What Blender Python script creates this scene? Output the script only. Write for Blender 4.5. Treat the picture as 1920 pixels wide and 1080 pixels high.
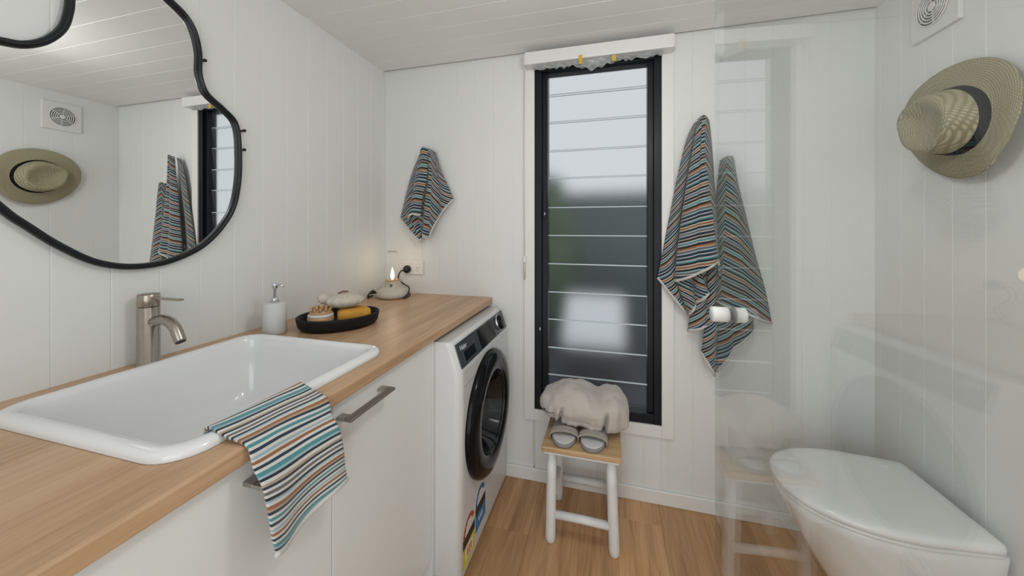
import bpy, bmesh, math, random
from mathutils import Vector, Matrix, noise
random.seed(7)
for o in list(bpy.data.objects):
    bpy.data.objects.remove(o)
scene = bpy.context.scene
COL = scene.collection
PI = math.pi

# ------------------------------------------------------------------ camera, world, light, exposure
F_PX, VP_X, HORIZON = 670.0, 1142.0, 426.0          # focal length and horizon for a 1920 x 1080 frame
cam_d = bpy.data.cameras.new('camera')
cam_d.sensor_width = 36.0
cam_d.lens = 36.0 * F_PX / 1920
cam_d.shift_y = -(540 - HORIZON) / 1920
cam_d.clip_start = 0.01
cam = bpy.data.objects.new('camera', cam_d)
COL.objects.link(cam)
cam.location = (0, 0, 1.26)
cam.rotation_euler = (PI / 2, 0, math.atan((VP_X - 960) / F_PX))
scene.camera = cam

world = bpy.data.worlds.new('sky')
scene.world = world
world.use_nodes = True
bg = world.node_tree.nodes['Background']
bg.inputs[0].default_value = (0.93, 0.96, 1.0, 1)
bg.inputs[1].default_value = 0.72

def area(name, loc, size, power, col, rot=(0, 0, 0), shape='DISK', sy=None):
    d = bpy.data.lights.new(name, 'AREA')
    d.shape = shape
    d.size = size
    if sy: d.size_y = sy
    d.energy = power
    d.color = col
    o = bpy.data.objects.new(name, d)
    COL.objects.link(o)
    o.location = loc
    o.rotation_euler = rot
    return o
# the globe ceiling light of the room and an added fill light in a made-up doorway behind the camera
gl_d = bpy.data.lights.new('ceiling_globe_light', 'POINT')
gl_d.energy = 8.2
gl_d.color = (0.965, 0.985, 0.965)
gl_d.shadow_soft_size = 0.09
gl_o = bpy.data.objects.new('ceiling_globe_light', gl_d)
COL.objects.link(gl_o)
gl_o.location = (0.12, 0.70, 1.84)
area('rear_fill_light', (0.0, -0.93, 1.03), 1.30, 12.8, (0.935, 0.985, 0.99), (PI / 2, 0, 0), 'RECTANGLE', 2.02)

vs = scene.view_settings
vs.view_transform = 'Standard'
vs.look = 'None'
vs.gamma = 1.0
vs.use_curve_mapping = False
vs.exposure = 0.07
scene.cycles.max_bounces = 14
scene.cycles.transparent_max_bounces = 16
scene.cycles.transmission_bounces = 10

# ------------------------------------------------------------------ room measures (metres)
XL, XR, YB, YF, ZC = -1.21, 1.02, 1.75, -0.90, 2.125

# ------------------------------------------------------------------ materials
def nodes_of(name):
    m = bpy.data.materials.new(name)
    m.use_nodes = True
    nt = m.node_tree
    return m, nt, nt.nodes['Principled BSDF']

def N(nt, typ, **kw):
    n = nt.nodes.new(typ)
    for k, v in kw.items():
        setattr(n, k, v)
    return n

def L(nt, a, b):
    nt.links.new(a, b)

def mat(name, col, rough=0.5, metal=0.0, bump=0.0, bscale=300.0, vary=0.0, vscale=8.0, **kw):
    """painted / moulded surface: base colour with faint mottling and a fine bump"""
    m, nt, p = nodes_of(name)
    p.inputs['Roughness'].default_value = rough
    p.inputs['Metallic'].default_value = metal
    for k, v in kw.items():
        p.inputs[k.replace('_', ' ')].default_value = v
    tc = N(nt, 'ShaderNodeTexCoord')
    if vary:
        nz = N(nt, 'ShaderNodeTexNoise')
        nz.inputs['Scale'].default_value = vscale
        nz.inputs['Detail'].default_value = 4
        L(nt, tc.outputs['Object'], nz.inputs['Vector'])
        r = N(nt, 'ShaderNodeValToRGB')
        a = [max(0, c * (1 - vary)) for c in col]
        b = [min(1, c * (1 + vary)) for c in col]
        r.color_ramp.elements[0].position = 0.3
        r.color_ramp.elements[1].position = 0.7
        r.color_ramp.elements[0].color = (*a, 1)
        r.color_ramp.elements[1].color = (*b, 1)
        L(nt, nz.outputs['Fac'], r.inputs['Fac'])
        L(nt, r.outputs['Color'], p.inputs['Base Color'])
    else:
        p.inputs['Base Color'].default_value = (*col, 1)
    if bump:
        nz2 = N(nt, 'ShaderNodeTexNoise')
        nz2.inputs['Scale'].default_value = bscale
        nz2.inputs['Detail'].default_value = 3
        L(nt, tc.outputs['Object'], nz2.inputs['Vector'])
        bp = N(nt, 'ShaderNodeBump')
        bp.inputs['Strength'].default_value = bump
        bp.inputs['Distance'].default_value = 0.002
        L(nt, nz2.outputs['Fac'], bp.inputs['Height'])
        L(nt, bp.outputs['Normal'], p.inputs['Normal'])
    return m

def wood(name, c_dark, c_mid, c_light, axis='y', rough=0.4, grain=1.0, by_object=False, fig=1.0):
    m, nt, p = nodes_of(name)
    tc = N(nt, 'ShaderNodeTexCoord')
    mp = N(nt, 'ShaderNodeMapping')
    s = {'x': (2.2, 34, 34), 'y': (34, 2.2, 34), 'z': (34, 34, 2.2)}[axis]
    mp.inputs['Scale'].default_value = [v * grain for v in s]
    L(nt, tc.outputs['Object'], mp.inputs['Vector'])
    vec = mp.outputs['Vector']
    if by_object:
        oi = N(nt, 'ShaderNodeObjectInfo')
        mul = N(nt, 'ShaderNodeVectorMath', operation='SCALE')
        cmb = N(nt, 'ShaderNodeCombineXYZ')
        for i in range(3):
            L(nt, oi.outputs['Random'], cmb.inputs[i])
        mul.inputs['Scale'].default_value = 57.0
        L(nt, cmb.outputs[0], mul.inputs[0])
        add = N(nt, 'ShaderNodeVectorMath', operation='ADD')
        L(nt, mp.outputs['Vector'], add.inputs[0])
        L(nt, mul.outputs[0], add.inputs[1])
        vec = add.outputs[0]
    n1 = N(nt, 'ShaderNodeTexNoise')
    n1.inputs['Scale'].default_value = 0.6
    n1.inputs['Detail'].default_value = 6
    n1.inputs['Roughness'].default_value = 0.62
    n1.inputs['Distortion'].default_value = 0.4
    L(nt, vec, n1.inputs['Vector'])
    n2 = N(nt, 'ShaderNodeTexNoise')
    n2.inputs['Scale'].default_value = 4.0
    n2.inputs['Detail'].default_value = 4
    L(nt, vec, n2.inputs['Vector'])
    mix = N(nt, 'ShaderNodeMix')
    mix.inputs[0].default_value = 0.3
    L(nt, n1.outputs['Fac'], mix.inputs[2])
    L(nt, n2.outputs['Fac'], mix.inputs[3])
    r = N(nt, 'ShaderNodeValToRGB')
    e = r.color_ramp.elements
    e[0].position = 0.5 - 0.18 / fig
    e[0].color = (*c_dark, 1)
    e[1].position = 0.5 + 0.18 / fig
    e[1].color = (*c_light, 1)
    k = e.new(0.5)
    k.color = (*c_mid, 1)
    L(nt, mix.outputs[0], r.inputs['Fac'])
    col = r.outputs['Color']
    if by_object:
        hs = N(nt, 'ShaderNodeHueSaturation')
        mr = N(nt, 'ShaderNodeMapRange')
        mr.inputs['To Min'].default_value = 0.82
        mr.inputs['To Max'].default_value = 1.14
        L(nt, oi.outputs['Random'], mr.inputs['Value'])
        L(nt, mr.outputs[0], hs.inputs['Value'])
        L(nt, col, hs.inputs['Color'])
        col = hs.outputs['Color']
    L(nt, col, p.inputs['Base Color'])
    p.inputs['Roughness'].default_value = rough
    bp = N(nt, 'ShaderNodeBump')
    bp.inputs['Strength'].default_value = 0.12
    bp.inputs['Distance'].default_value = 0.001
    L(nt, n2.outputs['Fac'], bp.inputs['Height'])
    L(nt, bp.outputs['Normal'], p.inputs['Normal'])
    return m

def stripes(name, seq, period):
    """woven stripe towelling: colour by the cloth's own length (UV v, metres)"""
    m, nt, p = nodes_of(name)
    uv = N(nt, 'ShaderNodeUVMap')
    sx = N(nt, 'ShaderNodeSeparateXYZ')
    L(nt, uv.outputs['UV'], sx.inputs[0])
    dv = N(nt, 'ShaderNodeMath', operation='DIVIDE')
    dv.inputs[1].default_value = period
    L(nt, sx.outputs['Y'], dv.inputs[0])
    fr = N(nt, 'ShaderNodeMath', operation='FRACT')
    L(nt, dv.outputs[0], fr.inputs[0])
    r = N(nt, 'ShaderNodeValToRGB')
    r.color_ramp.interpolation = 'CONSTANT'
    e = r.color_ramp.elements
    tot = sum(w for w, _ in seq)
    pos = 0.0
    for i, (w, c) in enumerate(seq):
        if i == 0:
            e[0].position = 0.0
            e[0].color = (*c, 1)
        elif i == 1:
            e[1].position = pos / tot
            e[1].color = (*c, 1)
        else:
            e.new(pos / tot).color = (*c, 1)
        pos += w
    L(nt, fr.outputs[0], r.inputs['Fac'])
    L(nt, r.outputs['Color'], p.inputs['Base Color'])
    p.inputs['Roughness'].default_value = 0.95
    p.inputs['Sheen Weight'].default_value = 0.25
    tc = N(nt, 'ShaderNodeTexCoord')
    nz = N(nt, 'ShaderNodeTexNoise')
    nz.inputs['Scale'].default_value = 520
    L(nt, tc.outputs['Object'], nz.inputs['Vector'])
    bp = N(nt, 'ShaderNodeBump')
    bp.inputs['Strength'].default_value = 0.6
    bp.inputs['Distance'].default_value = 0.003
    L(nt, nz.outputs['Fac'], bp.inputs['Height'])
    L(nt, bp.outputs['Normal'], p.inputs['Normal'])
    return m

def clear_glass(name, tint=(1, 1, 1), ior=1.56):
    m, nt, p = nodes_of(name)
    nt.nodes.remove(p)
    out = nt.nodes['Material Output']
    geo = N(nt, 'ShaderNodeNewGeometry')
    mx = N(nt, 'ShaderNodeMix')
    mx.inputs[2].default_value = ior
    mx.inputs[3].default_value = 1 / ior
    L(nt, geo.outputs['Backfacing'], mx.inputs[0])
    fr = N(nt, 'ShaderNodeFresnel')
    L(nt, mx.outputs[0], fr.inputs['IOR'])
    tr = N(nt, 'ShaderNodeBsdfTransparent')
    tr.inputs[0].default_value = (*tint, 1)
    gl = N(nt, 'ShaderNodeBsdfGlossy')
    gl.inputs['Roughness'].default_value = 0.0
    ms = N(nt, 'ShaderNodeMixShader')
    L(nt, fr.outputs[0], ms.inputs[0])
    L(nt, tr.outputs[0], ms.inputs[1])
    L(nt, gl.outputs[0], ms.inputs[2])
    L(nt, ms.outputs[0], out.inputs['Surface'])
    return m

def weave(name, ca, cb, scale):
    m, nt, p = nodes_of(name)
    tc = N(nt, 'ShaderNodeTexCoord')
    w1 = N(nt, 'ShaderNodeTexWave', wave_type='BANDS', bands_direction='DIAGONAL')
    w2 = N(nt, 'ShaderNodeTexWave', wave_type='RINGS', rings_direction='X')
    for w in (w1, w2):
        w.inputs['Scale'].default_value = scale
        w.inputs['Distortion'].default_value = 0.8
        w.inputs['Detail'].default_value = 2
        L(nt, tc.outputs['Object'], w.inputs['Vector'])
    mu = N(nt, 'ShaderNodeMath', operation='MULTIPLY')
    L(nt, w1.outputs['Fac'], mu.inputs[0])
    L(nt, w2.outputs['Fac'], mu.inputs[1])
    r = N(nt, 'ShaderNodeValToRGB')
    r.color_ramp.elements[0].color = (*ca, 1)
    r.color_ramp.elements[1].color = (*cb, 1)
    r.color_ramp.elements[1].position = 0.6
    L(nt, mu.outputs[0], r.inputs['Fac'])
    L(nt, r.outputs['Color'], p.inputs['Base Color'])
    p.inputs['Roughness'].default_value = 0.85
    bp = N(nt, 'ShaderNodeBump')
    bp.inputs['Strength'].default_value = 0.5
    bp.inputs['Distance'].default_value = 0.002
    L(nt, mu.outputs[0], bp.inputs['Height'])
    L(nt, bp.outputs['Normal'], p.inputs['Normal'])
    return m

def emit(name, col, s):
    m, nt, p = nodes_of(name)
    p.inputs['Base Color'].default_value = (*col, 1)
    p.inputs['Emission Color'].default_value = (*col, 1)
    p.inputs['Emission Strength'].default_value = s
    return m

M = {}
M['wall'] = mat('white_board_paint', (0.795, 0.797, 0.782), 0.45, bump=0.04, vary=0.012, vscale=3)
M['ceiling'] = mat('white_ceiling_paint', (0.83, 0.83, 0.818), 0.5, vary=0.012, vscale=3)
M['trim'] = mat('white_trim_paint', (0.82, 0.81, 0.79), 0.35, vary=0.01)
M['cabinet'] = mat('white_cabinet_board', (0.82, 0.823, 0.81), 0.35, vary=0.008)
M['worktop'] = wood('oak_worktop', (0.40, 0.235, 0.122), (0.55, 0.345, 0.20), (0.64, 0.43, 0.265), 'y', 0.34, 1.0, fig=1.0)
M['floor'] = wood('oak_floor_plank', (0.34, 0.165, 0.065), (0.56, 0.315, 0.15), (0.68, 0.42, 0.225), 'y', 0.36, 0.9, True, fig=0.9)
M['floor_gap'] = mat('dark_plank_joint', (0.22, 0.12, 0.06), 0.8, vary=0.1)
M['porcelain'] = mat('white_porcelain', (0.84, 0.84, 0.845), 0.12, vary=0.005, Coat_Weight=0.5)
M['toilet'] = mat('white_toilet_ceramic', (0.90, 0.90, 0.89), 0.14, vary=0.005, Coat_Weight=0.4)
M['black'] = mat('black_frame_enamel', (0.007, 0.009, 0.012), 0.25, vary=0.1, Specular_IOR_Level=0.35)
M['black_matte'] = mat('black_stoneware', (0.009, 0.009, 0.010), 0.6, bump=0.1, vary=0.1, Specular_IOR_Level=0.25)
M['alu_black'] = mat('black_window_aluminium', (0.006, 0.008, 0.013), 0.34, vary=0.08, Specular_IOR_Level=0.28)
M['mirror'] = mat('mirror_silver', (0.92, 0.93, 0.925), 0.0, 1.0)
M['nickel'] = mat('brushed_nickel', (0.42, 0.375, 0.33), 0.27, 1.0, bump=0.1, bscale=500, vary=0.06, vscale=60)
M['chrome'] = mat('chrome', (0.72, 0.72, 0.73), 0.08, 1.0)
M['handle'] = mat('satin_nickel_handle', (0.40, 0.37, 0.34), 0.33, 1.0, vary=0.05, vscale=40)
M['dispenser'] = mat('matte_white_resin', (0.66, 0.655, 0.65), 0.6, bump=0.1, vary=0.02)
M['appliance'] = mat('white_appliance_enamel', (0.70, 0.70, 0.70), 0.3, vary=0.005)
M['panel'] = mat('graphite_control_panel', (0.045, 0.053, 0.065), 0.22, vary=0.08)
M['gloss_black'] = mat('gloss_black_plastic', (0.005, 0.005, 0.006), 0.14, vary=0.1, Specular_IOR_Level=0.17)
M['door_glass'] = mat('dark_porthole_glass', (0.006, 0.008, 0.012), 0.05, Specular_IOR_Level=0.5)
M['rubber'] = mat('dark_rubber', (0.03, 0.03, 0.03), 0.8, vary=0.1)
M['cord'] = mat('black_cord', (0.012, 0.012, 0.013), 0.45, vary=0.1)
M['plastic_white'] = mat('white_plastic', (0.80, 0.79, 0.78), 0.35, vary=0.01)
M['outlet'] = mat('outlet_plastic', (0.82, 0.80, 0.78), 0.3, vary=0.01)
M['ceramic_cream'] = mat('cream_ceramic', (0.62, 0.575, 0.50), 0.45, bump=0.1, vary=0.04, vscale=30)
M['lamp_wood'] = wood('lamp_wood_ring', (0.32, 0.19, 0.09), (0.48, 0.31, 0.16), (0.6, 0.42, 0.25), 'x', 0.5, 2)
M['flame'] = emit('warm_flame_bulb', (1.0, 0.82, 0.58), 1.6)
M['glass'] = clear_glass('clear_screen_glass', (0.985, 0.995, 0.99))
M['glass_edge'] = clear_glass('screen_glass_edge', (0.93, 0.96, 0.95))
M['thin_glass'] = clear_glass('thin_lamp_glass', (1, 1, 1), 1.05)
M['stool_white'] = mat('white_stool_paint', (0.78, 0.78, 0.775), 0.45, bump=0.25, bscale=60, vary=0.04, vscale=25)
M['stool_wood'] = wood('natural_stool_top', (0.38, 0.22, 0.10), (0.55, 0.36, 0.19), (0.64, 0.45, 0.26), 'x', 0.5, 1.3)
M['robe'] = mat('oatmeal_waffle_fabric', (0.55, 0.49, 0.445), 0.95, bump=0.7, bscale=420, vary=0.05, vscale=14, Sheen_Weight=0.3)
M['slip_sole'] = mat('slipper_footbed', (0.62, 0.61, 0.60), 0.9, bump=0.3, vary=0.03)
M['slip_rim'] = mat('slipper_sole_rim', (0.27, 0.26, 0.255), 0.85, vary=0.05)
M['slip_strap'] = mat('slipper_strap_fabric', (0.38, 0.335, 0.295), 0.95, bump=0.5, bscale=420, vary=0.05, vscale=20)
M['hem'] = mat('towel_hem_white', (0.62, 0.60, 0.575), 0.95, bump=0.5, bscale=500, vary=0.03)
M['straw'] = weave('woven_straw', (0.27, 0.235, 0.145), (0.48, 0.43, 0.29), 56)
M['band'] = mat('black_ribbon', (0.006, 0.007, 0.009), 0.8, bump=0.03, vary=0.1, Specular_IOR_Level=0.15)
M['fan_white'] = mat('fan_plastic', (0.78, 0.77, 0.755), 0.4, vary=0.01)
M['fan_dark'] = mat('fan_duct_grey', (0.16, 0.16, 0.16), 0.7, vary=0.1)
M['sponge'] = mat('mustard_sponge', (0.66, 0.33, 0.045), 0.85, bump=0.6, bscale=200, vary=0.12, vscale=40)
M['pumice'] = mat('cream_loofah', (0.60, 0.545, 0.46), 0.9, bump=0.8, bscale=160, vary=0.08, vscale=50)
M['brush_wood'] = wood('pale_brush_wood', (0.40, 0.22, 0.10), (0.56, 0.34, 0.17), (0.66, 0.44, 0.25), 'x', 0.5, 3)
M['bristle'] = mat('white_bristle_ring', (0.75, 0.72, 0.68), 0.8, bump=0.5, vary=0.03)
M['twine'] = mat('brown_twine', (0.20, 0.11, 0.06), 0.85, vary=0.1)
M['yellow'] = mat('label_yellow', (0.72, 0.64, 0.04), 0.5, vary=0.01)
M['red'] = mat('label_red', (0.60, 0.12, 0.05), 0.5, vary=0.02)
M['blue'] = mat('label_blue', (0.03, 0.21, 0.50), 0.5, vary=0.02)
M['ink'] = mat('label_black', (0.02, 0.02, 0.022), 0.5, vary=0.02)
M['paper'] = mat('label_white', (0.75, 0.75, 0.74), 0.5, vary=0.01)
M['tape'] = mat('yellow_tape', (0.70, 0.42, 0.03), 0.45, vary=0.03)
M['leaf'] = mat('hedge_green', (0.075, 0.12, 0.060), 0.8, vary=0.4, vscale=6)
M['fence'] = mat('slate_grey_fence', (0.095, 0.125, 0.125), 0.8, vary=0.15)
M['deck'] = mat('dark_deck', (0.075, 0.075, 0.085), 0.8, vary=0.2)
M['unit'] = mat('outdoor_white_metal', (0.90, 0.91, 0.92), 0.5, vary=0.01)
M['lamp_body'] = mat('ceiling_lamp_rim', (0.8, 0.8, 0.79), 0.4, vary=0.01)

def film_mat():
    m, nt, p = nodes_of('crumpled_clear_film')
    p.inputs['Base Color'].default_value = (0.55, 0.57, 0.57, 1)
    p.inputs['Roughness'].default_value = 0.16
    p.inputs['Alpha'].default_value = 0.55
    return m
M['film'] = film_mat()

def frosted():
    m, nt, p = nodes_of('frosted_louvre_glass')
    nt.nodes.remove(p)
    rf = N(nt, 'ShaderNodeBsdfRefraction')
    rf.inputs['Color'].default_value = (0.96, 0.975, 0.98, 1)
    rf.inputs['Roughness'].default_value = 0.24
    rf.inputs['IOR'].default_value = 1.45
    df = N(nt, 'ShaderNodeBsdfDiffuse')
    df.inputs['Color'].default_value = (0.62, 0.66, 0.68, 1)
    ms = N(nt, 'ShaderNodeMixShader')
    ms.inputs[0].default_value = 0.05
    L(nt, rf.outputs[0], ms.inputs[1])
    L(nt, df.outputs[0], ms.inputs[2])
    L(nt, ms.outputs[0], nt.nodes['Material Output'].inputs['Surface'])
    return m
M['frosted'] = frosted()
M['louvre_edge'] = mat('ground_glass_edge', (0.55, 0.62, 0.64), 0.35, vary=0.03)

W_ = (0.70, 0.68, 0.65)
NAVY, TEAL, RUST, LBLUE = (0.014, 0.035, 0.065), (0.085, 0.28, 0.31), (0.34, 0.135, 0.05), (0.34, 0.48, 0.54)
INK, SAND, GREY = (0.013, 0.016, 0.021), (0.46, 0.34, 0.25), (0.15, 0.14, 0.14)
SEQ = [(1.0, NAVY), (1.1, W_), (0.8, LBLUE), (0.7, W_), (1.1, RUST), (0.9, W_), (1.0, NAVY), (1.0, W_), (1.3, TEAL), (0.8, LBLUE),
       (0.9, INK), (1.0, W_), (0.9, SAND), (0.9, NAVY), (0.8, W_), (1.1, GREY), (0.9, W_), (0.9, INK), (0.8, LBLUE), (1.0, W_),
       (1.1, RUST), (0.8, SAND), (1.0, NAVY), (0.9, W_), (1.1, TEAL), (0.9, W_)]
M['stripe_counter'] = stripes('striped_towelling_bright', SEQ, 0.125)
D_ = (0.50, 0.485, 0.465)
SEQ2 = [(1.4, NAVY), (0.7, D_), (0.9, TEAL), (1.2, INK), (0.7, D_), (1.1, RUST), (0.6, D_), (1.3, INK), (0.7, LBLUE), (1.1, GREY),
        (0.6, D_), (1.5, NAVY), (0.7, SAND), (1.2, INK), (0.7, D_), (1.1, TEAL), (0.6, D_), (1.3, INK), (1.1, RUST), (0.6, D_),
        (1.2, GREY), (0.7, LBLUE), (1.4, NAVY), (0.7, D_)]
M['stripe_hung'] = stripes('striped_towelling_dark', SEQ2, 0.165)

# ------------------------------------------------------------------ builders
def world_off(o):
    v = Vector((0, 0, 0))
    while o is not None:
        v += o.location
        o = o.parent
    return v

def mk(name, verts, faces, m, parent=None, loc=None, smooth=False, uvs=None, mats=None, fmat=None):
    """one mesh object; VERTS are room coordinates"""
    me = bpy.data.meshes.new(name)
    base = Vector(loc) if loc is not None else Vector((0, 0, 0))
    off = (world_off(parent) if parent else Vector((0, 0, 0))) + base
    me.from_pydata([tuple(Vector(v) - off) for v in verts], [], faces)
    for x in (mats or [m]):
        me.materials.append(x)
    if fmat:
        for p_, i in zip(me.polygons, fmat):
            p_.material_index = i
    if uvs:
        ul = me.uv_layers.new(name='UVMap')
        for lp in me.loops:
            ul.data[lp.index].uv = uvs[lp.vertex_index]
    if smooth:
        for p_ in me.polygons:
            p_.use_smooth = True
    me.validate()
    o = bpy.data.objects.new(name, me)
    COL.objects.link(o)
    o.location = base
    o.parent = parent
    return o

def mk_bm(name, bm, m, parent=None, loc=None, smooth=False):
    bm.normal_update()
    vs_ = [v.co.copy() for v in bm.verts]
    bm.verts.index_update()
    fs = [[v.index for v in f.verts] for f in bm.faces]
    bm.free()
    return mk(name, vs_, fs, m, parent, loc, smooth)

def bm_box(bm, lo, hi, bev=0.0, seg=2):
    t = bmesh.new()
    bmesh.ops.create_cube(t, size=1.0)
    for v in t.verts:
        v.co = Vector([lo[i] + (v.co[i] + 0.5) * (hi[i] - lo[i]) for i in range(3)])
    if bev:
        bmesh.ops.bevel(t, geom=list(t.edges), offset=bev, segments=seg, profile=0.5, affect='EDGES')
    me = bpy.data.meshes.new('tmp')
    t.to_mesh(me)
    t.free()
    bm.from_mesh(me)
    bpy.data.meshes.remove(me)

def box(name, lo, hi, m, parent=None, bev=0.002, loc=None, seg=2):
    bm = bmesh.new()
    bm_box(bm, lo, hi, bev, seg)
    return mk_bm(name, bm, m, parent, loc)

def fix_normals(o):
    bm = bmesh.new()
    bm.from_mesh(o.data)
    bmesh.ops.recalc_face_normals(bm, faces=bm.faces)
    bm.to_mesh(o.data)
    bm.free()
    return o

def loft(name, rings, m, parent=None, loc=None, cap0=True, cap1=True, smooth=True, closed=True):
    n = len(rings[0])
    vs_ = [p_ for r in rings for p_ in r]
    fs = []
    for i in range(len(rings) - 1):
        for j in range(n if closed else n - 1):
            k = (j + 1) % n
            fs.append((i * n + j, i * n + k, (i + 1) * n + k, (i + 1) * n + j))
    if cap0: fs.append(tuple(reversed(range(n))))
    if cap1: fs.append(tuple((len(rings) - 1) * n + j for j in range(n)))
    return fix_normals(mk(name, vs_, fs, m, parent, loc, smooth))

def lathe(name, prof, c, m, parent=None, loc=None, axis=(0, 0, 1), seg=32, smooth=True, sx=1.0, sy=1.0, rot=0.0, caps=True):
    """PROF: (radius, height) along AXIS from centre C"""
    ax = Vector(axis).normalized()
    t = Vector((0, 0, 1)) if abs(ax.z) < 0.9 else Vector((1, 0, 0))
    a = ax.cross(t).normalized()
    b = ax.cross(a).normalized()
    if abs(ax.z) > 0.9:
        a, b = Vector((1, 0, 0)), Vector((0, 1, 0))
    a, b = a * math.cos(rot) + b * math.sin(rot), b * math.cos(rot) - a * math.sin(rot)
    rings = [[Vector(c) + ax * h + a * (r * sx * math.cos(2 * PI * j / seg)) + b * (r * sy * math.sin(2 * PI * j / seg)) for j in range(seg)] for r, h in prof]
    return loft(name, rings, m, parent, loc, caps, caps, smooth)

def spline(pts, n, closed=False):
    pts = [Vector(p_) for p_ in pts]
    out = []
    k = len(pts)
    segs = k if closed else k - 1
    for i in range(segs):
        if closed:
            p0, p1, p2, p3 = pts[(i - 1) % k], pts[i], pts[(i + 1) % k], pts[(i + 2) % k]
        else:
            p0, p1, p2, p3 = pts[max(i - 1, 0)], pts[i], pts[i + 1], pts[min(i + 2, k - 1)]
        for j in range(n):
            t = j / n
            out.append(0.5 * ((2 * p1) + (p2 - p0) * t + (2 * p0 - 5 * p1 + 4 * p2 - p3) * t * t + (3 * p1 - p0 - 3 * p2 + p3) * t ** 3))
    if not closed:
        out.append(pts[-1].copy())
    return out

def tube(name, path, r, m, parent=None, loc=None, closed=False, seg=10, flat=1.0, up=(0, 0, 1), smooth=True, radii=None):
    path = [Vector(p_) for p_ in path]
    n = len(path)
    rings = []
    pa = None
    for i, p_ in enumerate(path):
        if closed:
            d = path[(i + 1) % n] - path[i - 1]
        else:
            d = path[min(i + 1, n - 1)] - path[max(i - 1, 0)]
        d.normalize()
        if pa is None:
            a = d.cross(Vector(up))
            if a.length < 1e-4: a = d.cross(Vector((1, 0, 0)))
        else:
            a = pa - d * pa.dot(d)
        a.normalize()
        pa = a
        b = d.cross(a)
        rr = radii[i] if radii else r
        rings.append([p_ + a * (rr * math.cos(2 * PI * j / seg)) + b * (rr * flat * math.sin(2 * PI * j / seg)) for j in range(seg)])
    if closed:
        rings.append(rings[0])
        return loft(name, rings, m, parent, loc, False, False, smooth)
    return loft(name, rings, m, parent, loc, True, True, smooth)

def rrect(cx, cy, hx, hy, r, z, n=6):
    out = []
    for k, (sx, sy) in enumerate(((1, 1), (-1, 1), (-1, -1), (1, -1))):
        for j in range(n + 1):
            a = PI / 2 * (k + j / n)
            out.append(Vector((cx + sx * (hx - r) + r * math.cos(a), cy + sy * (hy - r) + r * math.sin(a), z)))
    return out

def tag(o, label, cat, group=None, kind=None):
    o['label'] = label
    o['category'] = cat
    if group: o['group'] = group
    if kind: o['kind'] = kind
    return o

def thing(name, label, cat, loc, group=None):
    o = bpy.data.objects.new(name, None)
    COL.objects.link(o)
    o.location = loc
    o.empty_display_size = 0.05
    return tag(o, label, cat, group)

def struct(o, label, cat):
    o['kind'] = 'structure'
    o['label'] = label
    o['category'] = cat
    return o

def copy_part(src, parent, loc):
    c = src.copy()
    COL.objects.link(c)
    c.parent = parent
    c.location = loc
    return c

# ------------------------------------------------------------------ the room: V-jointed boards on every wall and on the ceiling
PITCH, TH, VG = 0.1015, 0.012, 0.0017

def board_mesh(name, length, width, along, out, across, m):
    """board lying in the plane of ALONG and ACROSS, chamfered towards OUT"""
    A, O_, C_ = Vector(along), Vector(out), Vector(across)
    w = width / 2
    g = 0.0
    prof = [(-w + g, 0), (-w + g, TH - VG), (-w + g + VG, TH), (w - g - VG, TH), (w - g, TH - VG), (w - g, 0)]
    vs_ = [C_ * a + O_ * b for a, b in prof] + [A * length + C_ * a + O_ * b for a, b in prof]
    fs = [(i, (i + 1) % 6, (i + 1) % 6 + 6, i + 6) for i in range(6)] + [(5, 4, 3, 2, 1, 0), (6, 7, 8, 9, 10, 11)]
    me = bpy.data.meshes.new(name)
    me.from_pydata([tuple(v) for v in vs_], [], fs)
    me.materials.append(m)
    bm = bmesh.new()
    bm.from_mesh(me)
    bmesh.ops.recalc_face_normals(bm, faces=bm.faces)
    bm.to_mesh(me)
    bm.free()
    return me

def put(me, name, parent, loc):
    o = bpy.data.objects.new(name, me)
    COL.objects.link(o)
    o.parent = parent
    o.location = loc
    return o

wl = struct(box('wall_left', (XL - 0.10, YF - 0.05, -0.03), (XL - TH, YB + 0.10, ZC + 0.05), M['wall'], bev=0), 'white wall of vertical V-joint boards behind the basin', 'wall')
wb = struct(mk_bm('wall_back', (lambda bm: ([bm_box(bm, lo, hi) for lo, hi in (
    ((XL - TH, YB + TH, -0.03), (-0.357, YB + 0.10, ZC + 0.05)), ((0.23, YB + TH, -0.03), (XR + TH, YB + 0.10, ZC + 0.05)),
    ((-0.357, YB + TH, -0.03), (0.23, YB + 0.10, 0.358)), ((-0.357, YB + TH, 2.074), (0.23, YB + 0.10, ZC + 0.05)))], bm)[1])(bmesh.new()), M['wall']),
    'white end wall of vertical boards with the tall louvre window', 'wall')
wr = struct(box('wall_right', (XR + TH, YF - 0.05, -0.03), (XR + 0.10, YB + 0.10, ZC + 0.05), M['wall'], bev=0), 'white board wall behind the toilet and the straw hat', 'wall')
wf = struct(mk_bm('wall_front', (lambda bm: ([bm_box(bm, lo, hi) for lo, hi in (
    ((XL - TH, YF - 0.10, -0.03), (-0.68, YF, ZC + 0.05)), ((0.68, YF - 0.10, -0.03), (XR + TH, YF, ZC + 0.05)), ((-0.68, YF - 0.10, 2.06), (0.68, YF, ZC + 0.05)))], bm)[1])(bmesh.new()), M['wall']),
    'white wall behind the viewpoint with an opening added for the fill light', 'wall')  # doorway opening is made up to seat the added fill light
ce = struct(box('ceiling', (XL - 0.10, YF - 0.05, ZC + TH), (XR + 0.10, YB + TH, ZC + 0.10), M['ceiling'], bev=0), 'white boarded ceiling with faint joints running across', 'ceiling')
fl = struct(box('floor', (XL - 0.05, YF - 0.05, -0.05), (XR + 0.05, YB + 0.05, -0.008), M['floor_gap'], bev=0), 'warm oak plank floor', 'floor')

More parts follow.
